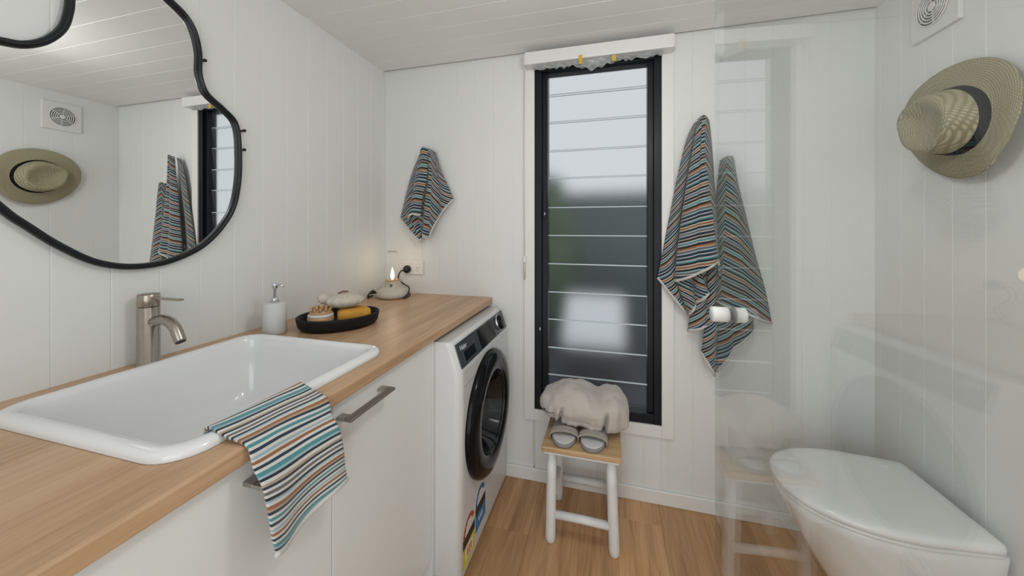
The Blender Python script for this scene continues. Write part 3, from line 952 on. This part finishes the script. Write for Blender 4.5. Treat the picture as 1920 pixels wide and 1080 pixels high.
tag(t3, 'small striped hand towel hanging on the wall above the power outlet', 'towel')
hems_on(t3, h3, 0.0052)

# striped towel draped over the basin rim and the worktop edge
def draped():
    L0 = [(-0.669, 0.452, 0.896), (-0.664, 0.450, 0.915), (-0.648, 0.448, 0.9215), (-0.628, 0.448, 0.9150), (-0.610, 0.450, 0.909), (-0.588, 0.451, 0.9055), (-0.570, 0.452, 0.897), (-0.564, 0.454, 0.865), (-0.551, 0.457, 0.835), (-0.548, 0.461, 0.790), (-0.553, 0.468, 0.750), (-0.556, 0.475, 0.718)]
    L1 = [(-0.664, 0.630, 0.912), (-0.657, 0.630, 0.9185), (-0.645, 0.630, 0.9210), (-0.628, 0.629, 0.9150), (-0.610, 0.627, 0.910), (-0.588, 0.625, 0.9055), (-0.570, 0.624, 0.897), (-0.564, 0.625, 0.865), (-0.551, 0.629, 0.835), (-0.548, 0.634, 0.790), (-0.553, 0.642, 0.748), (-0.556, 0.651, 0.714)]
    rows, cols = 60, 40
    a = resample(L0, rows)
    b = resample(L1, rows)
    verts, uvs, faces = [], [], []
    for c_ in range(cols + 1):
        t = c_ / cols
        for r in range(rows + 1):
            p_ = a[r][0].lerp(b[r][0], t)
            f = max(0, (r / rows - 0.42)) / 0.58
            p_.x += 0.010 * f * math.sin(t * 7.5 + 0.6 + f) * (1 - 0.3 * t) + 0.006 * f
            p_.z += -0.010 * f * math.sin(t * PI * 1.7 + 0.3)
            verts.append(p_)
            uvs.append((t, a[r][1] * (1 - t) + b[r][1] * t + 0.004 * noise.noise(Vector((t * 3, r * 0.06, 1)))))
    h = rows + 1
    for c_ in range(cols):
        for r in range(rows):
            faces.append((c_ * h + r, c_ * h + r + 1, (c_ + 1) * h + r + 1, (c_ + 1) * h + r))
    o = mk('face_towel', verts, faces, M['stripe_counter'], None, (-0.57, 0.55, 0.90), True, uvs)
    md = o.modifiers.new('thickness', 'SOLIDIFY')
    md.thickness = 0.0045
    md.offset = 1.0 if False else 0.0
    tag(o, 'bright striped towel draped over the basin rim and worktop edge', 'towel')
    tube('hem', [verts[c_ * h + rows] + Vector((0, 0, -0.005)) for c_ in range(cols + 1)], 0.0058, M['hem'], o, seg=8, up=(1, 0, 0))
draped()

# ------------------------------------------------------------------ washing machine
WF, Y0, Y1, WT = -0.497, 1.152, 1.736, 0.853
wm = thing('washing_machine', 'white front-loading washing machine with black round door beside the cabinet', 'washing machine', (-0.8, 1.44, 0))
# cabinet with rounded front corners and a sloped control fascia
def wm_ring(z, xf):
    r = 0.028
    out = [Vector((-1.08, Y0, z))]
    for j in range(7):
        a = -PI / 2 + PI / 2 * j / 6
        out.append(Vector((xf - r + r * math.cos(a), Y0 + r + r * math.sin(a), z)))
    for j in range(7):
        a = PI / 2 * j / 6
        out.append(Vector((xf - r + r * math.cos(a), Y1 - r + r * math.sin(a), z)))
    out.append(Vector((-1.08, Y1, z)))
    return out
o = loft('casing', [wm_ring(z, x_) for z, x_ in ((0.022, WF - 0.004), (0.026, WF), (0.745, WF), (0.758, WF - 0.003), (0.838, WF - 0.030), (0.848, WF - 0.036), (WT, WF - 0.046))], M['appliance'], wm, smooth=False)
cutter = lathe('cutter', [(0.20, -0.16), (0.20, 0.05)], (WF, 1.437, 0.487), M['appliance'], None, axis=(1, 0, 0), seg=64)
md = o.modifiers.new('porthole', 'BOOLEAN')
md.operation = 'DIFFERENCE'
md.object = cutter
md.solver = 'EXACT'
for q_ in (o, cutter):
    q_.data.update()
bpy.context.view_layer.update()
me2 = bpy.data.meshes.new_from_object(o.evaluated_get(bpy.context.evaluated_depsgraph_get()))
o.modifiers.clear()
o.data = me2
bpy.data.objects.remove(cutter)
for p_ in o.data.polygons: p_.use_smooth = len(p_.vertices) == 4 and abs(p_.normal.x) < 0.98
for xx in (-1.03, WF - 0.06):
    for yy_ in (Y0 + 0.05, Y1 - 0.05):
        lathe('foot', [(0.018, 0), (0.018, 0.015), (0.012, 0.024)], (xx, yy_, 0), M['rubber'], wm, seg=14)
# sloped panel: local axes
pd = (Vector((WF - 0.030, 0, 0.838)) - Vector((WF - 0.003, 0, 0.758))).normalized()
pn = Vector((-pd.z * -1, 0, pd.x * -1)).normalized()
if pn.x < 0: pn = -pn
def PP(y_, t, h):
    return Vector((WF - 0.003, y_, 0.758)) + pd * t + pn * h
def pslab(name, y0, y1, t0, t1, h0, h1, m, parent):
    vs_ = [PP(y_, t, h) for h in (h0, h1) for y_, t in ((y0, t0), (y1, t0), (y1, t1), (y0, t1))]
    return fix_normals(mk(name, vs_, [(0, 1, 2, 3), (4, 5, 6, 7), (0, 1, 5, 4), (1, 2, 6, 5), (2, 3, 7, 6), (3, 0, 4, 7)], m, parent))
pa_ = pslab('control_panel', 1.168, 1.722, 0.002, 0.088, 0.0, 0.004, M['panel'], wm)
pslab('display_bezel', 1.205, 1.318, 0.012, 0.052, 0.004, 0.0046, M['handle'], pa_)
pslab('display', 1.208, 1.315, 0.014, 0.050, 0.0046, 0.0052, M['gloss_black'], pa_)
pslab('program_window', 1.37, 1.555, 0.006, 0.082, 0.004, 0.0048, M['gloss_black'], pa_)
kc = PP(1.640, 0.046, 0.004)
kn = lathe('program_knob', [(0.036, 0.0), (0.036, 0.006), (0.031, 0.018), (0.027, 0.020), (0.001, 0.020)], kc, M['gloss_black'], wm, axis=pn, seg=36)
lathe('knob_ring', [(0.0375, 0.0), (0.0375, 0.005), (0.0362, 0.006), (0.0362, 0.0)], kc, M['chrome'], kn, axis=pn, seg=36, caps=False)
def lettering(txt, size, pos, ux, uy, m, parent, name):
    cu = bpy.data.curves.new(name, 'FONT')
    cu.body = txt
    cu.size = size
    cu.extrude = 0.0003
    cu.materials.append(m)
    o = bpy.data.objects.new(name, cu)
    COL.objects.link(o)
    ux, uy = Vector(ux).normalized(), Vector(uy).normalized()
    uz = ux.cross(uy)
    R = Matrix((ux, uy, uz)).transposed().to_4x4()
    R.translation = Vector(pos) - world_off(parent)
    me = bpy.data.meshes.new_from_object(o.evaluated_get(bpy.context.evaluated_depsgraph_get()))
    bpy.data.objects.remove(o)
    me.materials.clear()
    me.materials.append(m)
    o = bpy.data.objects.new(name, me)
    COL.objects.link(o)
    o.parent = parent
    o.matrix_local = R
    return o
lettering('Haier', 0.026, PP(1.190, 0.058, 0.0046), (0, 1, 0), pd, M['paper'], pa_, 'logo_lettering')
# detergent drawer seam
bm = bmesh.new()
bm_box(bm, (WF - 0.0002, 1.181, 0.690), (WF + 0.0008, 1.395, 0.6915))
bm_box(bm, (WF - 0.0002, 1.395, 0.690), (WF + 0.0008, 1.3965, 0.745))
mk_bm('drawer_seam', bm, M['slip_rim'], wm)
# door
DY, DZ = 1.437, 0.487
dr = lathe('door', [(0.249, -0.001), (0.250, 0.006), (0.246, 0.020), (0.234, 0.031), (0.212, 0.036), (0.176, 0.036), (0.164, 0.031), (0.156, 0.018)], (WF, DY, DZ), M['gloss_black'], wm, axis=(1, 0, 0), seg=64, caps=False)
lathe('porthole', [(0.162, 0.030), (0.152, 0.008), (0.138, -0.030), (0.118, -0.065), (0.085, -0.092), (0.045, -0.104), (0.001, -0.107)], (WF + 0.0, DY, DZ), M['door_glass'], dr, axis=(1, 0, 0), seg=64, caps=False)
# energy and water labels
def flat(name, pts, x0, x1, m, parent):
    n_ = len(pts)
    vs_ = [(x0, a, b) for a, b in pts] + [(x1, a, b) for a, b in pts]
    fs = [tuple(range(n_)), tuple(range(n_, 2 * n_))] + [(i_, (i_ + 1) % n_, n_ + (i_ + 1) % n_, n_ + i_) for i_ in range(n_)]
    return fix_normals(mk(name, vs_, fs, m, parent))
def rating(y0, y1, zb, zp, zt, col_panel, col_arc, inner, name):
    g = flat(name, [(y0, zb), (y1, zb), (y1, zp), (y0, zp)], WF, WF + 0.0006, col_panel, wm)
    flat('title_band', [(y0, zp), (y1, zp), (y1, zp + 0.034), (y0, zp + 0.034)], WF, WF + 0.0007, M['ink'], g)
    c_, ro, ri = (y0 + y1) / 2, (y1 - y0) / 2, (y1 - y0) / 2 - 0.017
    h = zt - zp - 0.034
    arc = [(c_ + ro * math.cos(PI * j / 20), zp + 0.034 + h * math.sin(PI * j / 20)) for j in range(21)]
    flat('sticker_backing', arc, WF, WF + 0.0005, M['paper'], g)
    seg = [(c_ + ro * math.cos(PI * (0.16 + 0.84 * j / 16)), zp + 0.034 + h * math.sin(PI * (0.16 + 0.84 * j / 16))) for j in range(17)]
    seg += [(c_ + ri * math.cos(PI * (1 - 0.84 * j / 16)), zp + 0.034 + (h - 0.016) * math.sin(PI * (1 - 0.84 * j / 16))) for j in range(17)]
    flat('star_arc', seg, WF, WF + 0.0009, col_arc, g)
    for j in range(6):
        a = PI * (0.95 - 0.13 * j)
        sc, sz = c_ + (ro - 0.0085) * math.cos(a), zp + 0.034 + (h - 0.008) * math.sin(a)
        flat('star', [(sc + (0.0062 if q % 2 == 0 else 0.0027) * math.sin(PI * q / 5), sz + (0.0062 if q % 2 == 0 else 0.0027) * math.cos(PI * q / 5)) for q in range(10)], WF, WF + 0.0012, inner, g)
    flat('figure_box', [(y0 + 0.02, zb + 0.016), (y1 - 0.02, zb + 0.016), (y1 - 0.02, zp - 0.010), (y0 + 0.02, zp - 0.010)], WF, WF + 0.0009, M['paper'] if col_panel == M['yellow'] else M['blue'], g)
    for j in range(3):
        a0 = y0 + 0.034 + j * 0.016
        flat('figure', [(a0, zb + 0.026), (a0 + 0.010, zb + 0.026), (a0 + 0.010, zp - 0.018), (a0, zp - 0.018)], WF, WF + 0.0012, M['red'] if col_panel == M['yellow'] else M['paper'], g)
rating(1.172, 1.284, 0.042, 0.112, 0.205, M['yellow'], M['red'], M['ink'], 'energy_label')
rating(1.292, 1.404, 0.075, 0.135, 0.228, M['blue'], M['blue'], M['ink'], 'water_label')

# ------------------------------------------------------------------ roller blind, packing film, chain
rb = thing('roller_blind', 'white roller blind cassette mounted above the window', 'blind', (-0.06, YB, 2.04))
box('cassette', (-0.392, 1.672, 2.040), (0.272, YB - 0.014, 2.100), M['plastic_white'], rb, 0.004)
box('end_cap', (0.272, 1.676, 2.043), (0.276, YB - 0.014, 2.097), M['plastic_white'], rb, 0.001)
box('end_cap', (-0.396, 1.676, 2.043), (-0.392, YB - 0.014, 2.097), M['plastic_white'], rb, 0.001)
tube('chain', [(-0.404, 1.726, 2.04), (-0.405, 1.727, 1.6), (-0.404, 1.727, 1.12)], 0.0016, M['plastic_white'], rb, seg=6)
ch = thing('chain_holder', 'small cream cord holder fixed to the wall left of the window', 'holder', (-0.404, 1.73, 0.99))
box('bracket', (-0.411, 1.722, 1.085), (-0.397, YB - 0.014, 1.118), M['plastic_white'], ch, 0.002)
tube('tassel', [(-0.404, 1.722, 1.085), (-0.404, 1.722, 1.05), (-0.4035, 1.722, 1.0)], 0.004, M['ceramic_cream'], ch, seg=8, radii=[0.003, 0.0055, 0.0025])
def film():
    nx, nz_ = 90, 8
    vs_, fs = [], []
    for i_ in range(nx + 1):
        x_ = -0.352 + 0.58 * i_ / nx
        drop = 0.016 + 0.030 * max(0, 1 - abs(x_ + 0.075) / 0.10) + 0.012 * noise.noise(Vector((x_ * 22, 0, 3))) + 0.006 * noise.noise(Vector((x_ * 60, 1, 3)))
        for j in range(nz_ + 1):
            t = j / nz_
            yy_ = 1.690 + 0.024 * noise.noise(Vector((x_ * 45, t * 3.0, 0))) * (0.3 + t) + 0.02 * t
            vs_.append((x_, yy_, 2.0395 - drop * t))
    for i_ in range(nx):
        for j in range(nz_):
            a = i_ * (nz_ + 1) + j
            fs.append((a, a + 1, a + nz_ + 2, a + nz_ + 1))
    o = mk('packing_film', vs_, fs, M['film'], None, (-0.06, 1.69, 2.0), True)
    o.modifiers.new('thickness', 'SOLIDIFY').thickness = 0.0006
    tag(o, 'crumpled clear packing film with yellow tape hanging under the blind', 'film')
    for xx, zz, w_, hgt in ((-0.135, 2.012, 0.016, 0.040), (0.012, 2.008, 0.018, 0.026)):
        box('tape', (xx, 1.668, zz), (xx + w_, 1.6715, zz + hgt), M['tape'], o, 0.0005)
film()

# ------------------------------------------------------------------ stool, robe, slippers
ST = 0.397
st = thing('stool', 'small white-legged stool with natural wood top under the window', 'stool', (-0.105, 1.53, 0))
box('seat', (-0.258, 1.388, ST - 0.020), (0.046, 1.690, ST), M['stool_wood'], st, 0.004)
legs = {}
for nx_, (xt, xb_) in (('l', (-0.222, -0.228)), ('r', (0.006, 0.020))):
    for ny_, (yt, yb_) in (('f', (1.432, 1.428)), ('b', (1.655, 1.662))):
        d = Vector((xb_ - xt, yb_ - yt, -(ST - 0.020)))
        top = Vector((xt, yt, ST - 0.0205))
        pts = [top + d * t for t in (0, 0.3, 0.6, 0.93, 0.985, 0.9995)]
        tube('leg', pts, 0.02, M['stool_white'], st, seg=20, up=(1, 0, 0), radii=[0.0185, 0.0195, 0.0200, 0.0205, 0.019, 0.015])
box('apron', (-0.250, 1.400, ST - 0.034), (0.038, 1.416, ST - 0.0203), M['stool_white'], st, 0.003)
for y_, z_ in ((1.430, 0.108), (1.660, 0.100)):
    tube('stretcher', [(-0.208, y_, z_), (-0.10, y_, z_ + 0.001), (0.0, y_, z_ - 0.002)], 0.015, M['stool_white'], st, seg=14)
for x_ in (-0.226, 0.014):
    tube('stretcher', [(x_, 1.448, 0.150), (x_, 1.642, 0.150)], 0.014, M['stool_white'], st, seg=14)

def robe():
    cx, cy, cz = -0.106, 1.584, ST + 0.086
    rings = []
    nu, nv = 260, 96
    for q in range(nv + 1):
        v = -PI / 2 + PI * q / nv
        ring = []
        for j in range(nu):
            a = 2 * PI * j / nu
            ca, sa, cv, sv = math.cos(a), math.sin(a), math.cos(v), math.sin(v)
            e1, e2 = 0.62, 0.72
            def pw(t, e): return math.copysign(abs(t) ** e, t)
            X = pw(cv, e2) * pw(ca, e1)
            Y = pw(cv, e2) * pw(sa, e1)
            Z = pw(sv, e2)
            x_ = cx + 0.186 * X
            y_ = cy + 0.120 * Y
            up = 0.082 + 0.012 * math.exp(-((x_ + 0.155) / 0.06) ** 2) + 0.014 * math.exp(-((x_ - 0.035) / 0.05) ** 2) - 0.016 * math.exp(-((x_ + 0.055) / 0.022) ** 2) * (Z > 0)
            z_ = cz + Z * (up if Z > 0 else 0.064)
            z_ += 0.018 * X * (-1 if Z < 0 else 0)       # sags lower on the right
            # pinched folds down the front
            if Y < 0:
                for fx, w_, dp, lo in ((-0.192, 0.0075, 0.045, -0.2), (-0.012, 0.0075, 0.045, -0.2), (-0.225, 0.014, 0.010, -0.6), (0.055, 0.016, 0.010, -0.5), (-0.10, 0.03, 0.005, -1)):
                    fxx = fx + 0.012 * Z
                    k_ = math.exp(-((x_ - fxx) / w_) ** 2) * min(1, max(0, 0.45 - Z) / 0.5)
                    y_ += dp * k_
                # sash pulled tight between the folds
                if -0.192 < x_ < -0.012:
                    y_ += 0.014 * max(0, 0.5 - abs(Z + 0.35)) * 2
            if Y < 0.2:
                g_ = min(1, max(0, 0.5 - Z) / 0.8)
                y_ += 0.010 * g_ * noise.noise(Vector((x_ * 48, 2.0, z_ * 5))) + 0.005 * g_ * noise.noise(Vector((x_ * 110, 5.0, z_ * 7)))
            z_ += 0.006 * noise.noise(Vector((x_ * 30 + y_ * 8, y_ * 9, 1.5))) * max(0, Z)
            nz_ = noise.noise(Vector((x_ * 14, y_ * 14, z_ * 9 + 4))) * 0.010 + noise.noise(Vector((x_ * 38, y_ * 30, z_ * 18))) * 0.0045
            n_ = Vector((X, Y, Z))
            if n_.length > 0: n_.normalize()
            p_ = Vector((x_, y_, z_)) + n_ * nz_
            ring.append(p_)
        rings.append(ring)
    o = loft('bathrobe', rings, M['robe'], None, (cx, cy, ST + 0.03))
    tag(o, 'rolled oatmeal bathrobe bundled on top of the stool', 'bathrobe')
robe()

def slipper(cx, yf, ang, label):
    c_ = Vector((cx, yf + 0.10, ST))
    R = Matrix.Rotation(ang, 3, 'Z')
    t = thing('slipper', label, 'slipper', c_, 'slippers on the stool')
    def outline(sc, n_=36):
        out = []
        for j in range(n_):
            a = 2 * PI * j / n_
            ry = 0.115
            wy = -math.sin(a)
            half = 0.057 * (1.0 - 0.14 * (wy + 1) / 2)
            out.append((half * sc * math.copysign(abs(math.cos(a)) ** 0.85, math.cos(a)), -ry * sc * wy * -1 + 0.012))
        return out
    def ringz(sc, z): return [c_ + R @ Vector((a, b, z)) for a, b in outline(sc)]
    loft('sole', [ringz(0.95, 0.0005), ringz(1.0, 0.003), ringz(1.0, 0.013), ringz(0.97, 0.0155)], M['slip_rim'], t)
    loft('footbed', [ringz(0.95, 0.0157), ringz(0.94, 0.0178), ringz(0.90, 0.0186)], M['slip_sole'], t)
    # strap: arched band
    vs_, fs = [], []
    for i_ in range(15):
        a = PI * i_ / 14
        for j in range(6):
            yy_ = -0.056 + 0.036 * j / 5 + 0.006 * math.sin(a)
            hgt = 0.018 + (0.018 + 0.006 * j / 5) * math.sin(a) ** 0.8
            vs_.append(c_ + R @ Vector((0.0545 * math.cos(a), yy_, hgt - (0.012 if i_ in (0, 14) else 0))))
    for i_ in range(14):
        for j in range(5):
            a = i_ * 6 + j
            fs.append((a, a + 1, a + 7, a + 6))
    o = mk('strap', vs_, fs, M['slip_strap'], t, None, True)
    md = o.modifiers.new('thickness', 'SOLIDIFY')
    md.thickness = 0.004
    md.offset = 1
slipper(-0.180, 1.397, math.radians(4), 'grey-beige open-toe slipper on the stool, the one nearer the washing machine')
slipper(-0.060, 1.395, math.radians(-4), 'grey-beige open-toe slipper on the stool, the one nearer the glass door')

# ------------------------------------------------------------------ toilet
TYC = 1.390
to = thing('toilet', 'white back-to-wall toilet with closed lid behind the glass door', 'toilet', (0.80, TYC, 0))
def d_outline(xf, xb, hw, hwb, z, n_=40):
    """rounded front at XF, straight back at XB"""
    out = []
    L_ = (xb - xf)
    for j in range(n_ + 1):
        a = PI / 2 + PI * j / n_
        xx = xf + 0.60 * L_ + 0.60 * L_ * math.copysign(abs(math.cos(a)) ** 0.86, math.cos(a))
        out.append(Vector((xx, TYC + hw * math.copysign(abs(math.sin(a)) ** 0.86, math.sin(a)), z)))
    for t, w_ in ((0.25, 0.25), (0.5, 0.5), (0.75, 0.8), (0.93, 1.0)):
        out.append(Vector((xf + L_ * (0.60 + 0.40 * t), TYC - (hw + (hwb - hw) * w_), z)))
    for k_ in range(5):
        out.append(Vector((xb - 0.0 * k_, TYC - hwb * 0.93 + 2 * hwb * 0.93 * k_ / 4, z)))
    for t, w_ in ((0.93, 1.0), (0.75, 0.8), (0.5, 0.5), (0.25, 0.25)):
        out.append(Vector((xf + L_ * (0.60 + 0.40 * t), TYC + (hw + (hwb - hw) * w_), z)))
    return out
XW = XR - 0.0125
pan = [d_outline(0.775, XW, 0.118, 0.112, 0.0), d_outline(0.755, XW, 0.120, 0.115, 0.02), d_outline(0.700, XW, 0.130, 0.120, 0.10), d_outline(0.640, XW, 0.148, 0.135, 0.20),
       d_outline(0.582, XW, 0.172, 0.152, 0.31), d_outline(0.553, XW, 0.186, 0.162, 0.37), d_outline(0.545, XW, 0.190, 0.166, 0.395), d_outline(0.550, XW, 0.187, 0.164, 0.402)]
loft('pan', pan, M['toilet'], to)
XH = 0.992
seat = [d_outline(0.545, XH, 0.190, 0.170, 0.4035), d_outline(0.540, XH, 0.194, 0.174, 0.407), d_outline(0.541, XH, 0.193, 0.174, 0.4145)]
loft('seat', seat, M['toilet'], to)
lid = [d_outline(0.541, XH, 0.193, 0.174, 0.4165), d_outline(0.536, XH, 0.197, 0.178, 0.421), d_outline(0.536, XH, 0.197, 0.178, 0.430), d_outline(0.541, XH - 0.003, 0.193, 0.175, 0.437), d_outline(0.553, XH - 0.010, 0.183, 0.166, 0.4415),
       d_outline(0.59, XH - 0.03, 0.155, 0.140, 0.4440), d_outline(0.68, XH - 0.08, 0.085, 0.08, 0.4455)]
loft('lid', lid, M['toilet'], to)

# ------------------------------------------------------------------ straw hat on the wall behind the toilet
HC = Vector((XR - 0.030, 1.352, 1.572))
ht = thing('straw_hat', 'woven straw fedora with black ribbon hanging on the wall above the toilet', 'hat', HC)
ang = math.radians(28)
HU = Vector((0.0, math.cos(ang), math.sin(ang)))       # along the head
HV = Vector((0.0, -math.sin(ang), math.cos(ang)))
HA = Vector((-1, 0, 0.0))
HAx = (HA + HU * 0.05 + HV * -0.06).normalized()
def hp(u_, v_, h): return HC + HU * u_ + HV * v_ + HAx * h
rings = []
seg = 72
brim = [(1.0, 0.0), (1.008, 0.0025), (1.0, 0.0045), (0.86, 0.008), (0.72, 0.009), (0.64, 0.010), (0.575, 0.014)]
def brim_pt(a, f, h):
    ru, rv = 0.186, 0.166
    lift = 0.020 * math.cos(a) ** 2 * max(0, f - 0.5) * 2 - 0.012 * math.sin(a) ** 2 * max(0, f - 0.5) * 2
    return hp(ru * f * math.cos(a), rv * f * math.sin(a), h + lift)
for f, h in brim:
    rings.append([brim_pt(2 * PI * j / seg, f, h) for j in range(seg)])
rings = [[brim_pt(2 * PI * j / seg, 0.545, 0.010) for j in range(seg)], [brim_pt(2 * PI * j / seg, 0.86, 0.004) for j in range(seg)]] + rings
loft('brim', rings, M['straw'], ht, None, False, False)
def crown_pt(a, f, h):
    # base ellipse to a slightly narrower top, pinched at the front
    taper = 1 - 0.17 * (h / 0.112)
    pinch = 1 - 0.20 * (h / 0.112) * math.exp(-((math.cos(a) - 1) / 0.35) ** 2) * abs(math.sin(a)) * 2.2
    ru, rv = 0.112 * taper, 0.096 * taper * pinch
    return hp(ru * f * math.cos(a), rv * f * math.sin(a), h * 0.72 + 0.012)
rings = []
for h in (0.0, 0.02, 0.04, 0.06, 0.08, 0.095, 0.104):
    rings.append([crown_pt(2 * PI * j / seg, 1.0, h) for j in range(seg)])
for f, h in ((0.97, 0.109), (0.90, 0.112), (0.78, 0.108), (0.62, 0.098), (0.45, 0.090), (0.28, 0.087), (0.10, 0.086)):
    ring = []
    for j in range(seg):
        a = 2 * PI * j / seg
        hh = h + (0.014 * (1 - f) if abs(math.cos(a)) < 0.5 else 0) * (1 if f > 0.5 else 0.2)
        dent = 0.016 * math.exp(-((f * math.sin(a)) / 0.33) ** 2) * (0.5 + 0.5 * f * math.cos(a))
        ring.append(crown_pt(a, f, 0.112 * 0 + hh - dent * (f < 0.93)))
    rings.append(ring)
loft('crown', rings, M['straw'], ht, None, False, True)
loft('ribbon', [[crown_pt(2 * PI * j / seg, s_, h) for j in range(seg)] for s_, h in ((1.0, -0.001), (1.022, 0.0), (1.026, 0.014), (1.024, 0.030), (1.0, 0.031))], M['band'], ht, None, False, False)

# ------------------------------------------------------------------ extractor fan
fn = thing('extractor_fan', 'square white extractor fan with round grille high on the wall', 'fan', (XR, 1.466, 1.882))
FY, FZ = 1.466, 1.972
box('cover', (XR - 0.014, 1.378, 1.884), (XR, 1.554, 2.060), M['fan_white'], fn, 0.003)
lathe('duct', [(0.058, 0.0), (0.058, 0.0006), (0.001, 0.0006)], (XR - 0.014, FY, FZ), M['fan_dark'], fn, axis=(-1, 0, 0), seg=40)
for r in (0.058, 0.049, 0.040, 0.031, 0.022):
    tube('grille_ring', [(XR - 0.017, FY + r * math.cos(2 * PI * j / 40), FZ + r * math.sin(2 * PI * j / 40)) for j in range(40)], 0.0024, M['fan_white'], fn, closed=True, seg=6, up=(1, 0, 0))
lathe('hub', [(0.014, 0.0), (0.014, 0.004), (0.010, 0.005), (0.001, 0.005)], (XR - 0.0147, FY, FZ), M['fan_white'], fn, axis=(-1, 0, 0), seg=24)
for j in range(3):
    a = PI * j / 3 + 0.4
    d = Vector((0, math.cos(a), math.sin(a)))
    tube('grille_spoke', [Vector((XR - 0.0165, FY, FZ)) - d * 0.057, Vector((XR - 0.0165, FY, FZ)) + d * 0.057], 0.002, M['fan_white'], fn, seg=6)

# ------------------------------------------------------------------ glass shower door with knob
GA, GB = Vector((0.2415, 0.9414, 0)), Vector((0.3010, -0.2000, 0))
gd = (GB - GA).normalized()
gn = Vector((gd.y, -gd.x, 0))
if gn.x < 0: gn = -gn
sc_ = thing('shower_door', 'clear frameless glass shower door with a white knob', 'shower door', (0.26, 0.5, 0.012))
T = 0.010
vs_ = [GA + Vector((0, 0, z)) + gn * t for z in (0.012, 2.02) for t in (0, T)] + [GB + Vector((0, 0, z)) + gn * t for z in (0.012, 2.02) for t in (0, T)]
# 0 A z0 t0, 1 A z0 t1, 2 A z1 t0, 3 A z1 t1, 4.. B
fs = [(0, 4, 6, 2), (1, 3, 7, 5), (0, 2, 3, 1), (4, 5, 7, 6), (2, 6, 7, 3), (0, 1, 5, 4)]
fix_normals(mk('pane', vs_, fs, None, sc_, mats=[M['glass'], M['glass_edge']], fmat=[0, 0, 1, 1, 1, 1]))
kc = GA + gd * 0.083 + Vector((0, 0, 1.073))
kb = lathe('knob', [(0.012, -0.0012), (0.0160, -0.0018), (0.0160, -0.030), (0.0148, -0.033), (0.001, -0.0335)], kc, M['plastic_white'], sc_, axis=gn, seg=32)
lathe('knob', [(0.012, T + 0.0012), (0.0160, T + 0.0018), (0.0160, T + 0.020), (0.0148, T + 0.023), (0.001, T + 0.0235)], kc, M['plastic_white'], sc_, axis=gn, seg=32)
lathe('knob_washer', [(0.0175, -0.0018), (0.0175, 0.0)], kc, M['slip_rim'], sc_, axis=gn, seg=32)
lathe('knob_washer', [(0.0175, T), (0.0175, T + 0.0018)], kc, M['slip_rim'], sc_, axis=gn, seg=32)
for z in (0.25, 1.75):
    box('hinge', (GB.x - 0.02, GB.y - 0.03, z), (GB.x + 0.035, GB.y + 0.03, z + 0.09), M['chrome'], sc_, 0.003)

# ------------------------------------------------------------------ ceiling lamp body
cl = thing('ceiling_lamp', 'globe ceiling light out of the picture above the basin', 'lamp', (0.12, 0.70, ZC))
lathe('ceiling_rose', [(0.05, 0.0), (0.05, -0.012), (0.008, -0.016), (0.008, -0.17), (0.03, -0.175), (0.001, -0.176)], (0.12, 0.70, ZC), M['lamp_body'], cl, seg=32)

# ------------------------------------------------------------------ outside, seen blurred through the frosted louvres
gr = struct(box('ground_outside', (-8, YB + 0.2, -0.45), (8, 14, -0.35), M['deck'], None, 0), 'dark deck outside the window', 'ground')
fe = thing('fence', 'slate grey fence outside behind the frosted window', 'fence', (0, 5.6, -0.35))
for i_ in range(10):
    z = -0.35 + i_ * 0.215
    box('fence_board', (-4, 5.58, z), (4, 5.62, z + 0.208), M['fence'], fe, 0.003)
def bush(name, c_, rx, ry, rz, seed, label):
    rings = []
    for q in range(15):
        v = -PI / 2 + PI * (q + 0.3) / 14.6
        ring = []
        for j in range(28):
            a = 2 * PI * j / 28
            d = Vector((math.cos(v) * math.cos(a), math.cos(v) * math.sin(a), math.sin(v)))
            f = 1 + 0.30 * noise.noise(d * 2.5 + Vector((seed, 0, 0)))
            ring.append(Vector(c_) + Vector((d.x * rx * f, d.y * ry * f, d.z * rz * f)))
        rings.append(ring)
    o = loft(name, rings, M['leaf'], None, (c_[0], c_[1], c_[2] - rz))
    tag(o, label, 'shrub')
bush('shrub', (-1.05, 4.7, 0.85), 0.62, 0.45, 1.20, 3, 'green shrub outside, blurred at the left of the frosted louvres')
un = thing('garden_box', 'white sloped cover outside, a bright blur behind the frosted louvres', 'garden box', (-0.15, 3.9, -0.35))
vs_ = [(x_, y_, z_) for x_ in (-0.46, 0.15) for y_, z_ in ((3.66, 0.06), (4.25, 0.06), (4.25, 0.46), (4.15, 0.50), (3.70, 0.15))]
fix_normals(mk('body', vs_, [(0, 1, 2, 3, 4), (5, 6, 7, 8, 9), (0, 1, 6, 5), (1, 2, 7, 6), (2, 3, 8, 7), (3, 4, 9, 8), (4, 0, 5, 9)], M['unit'], un))
for xx in (-0.42, 0.07):
    box('foot', (xx, 3.85, -0.35), (xx + 0.05, 4.05, 0.06), M['deck'], un, 0.005)
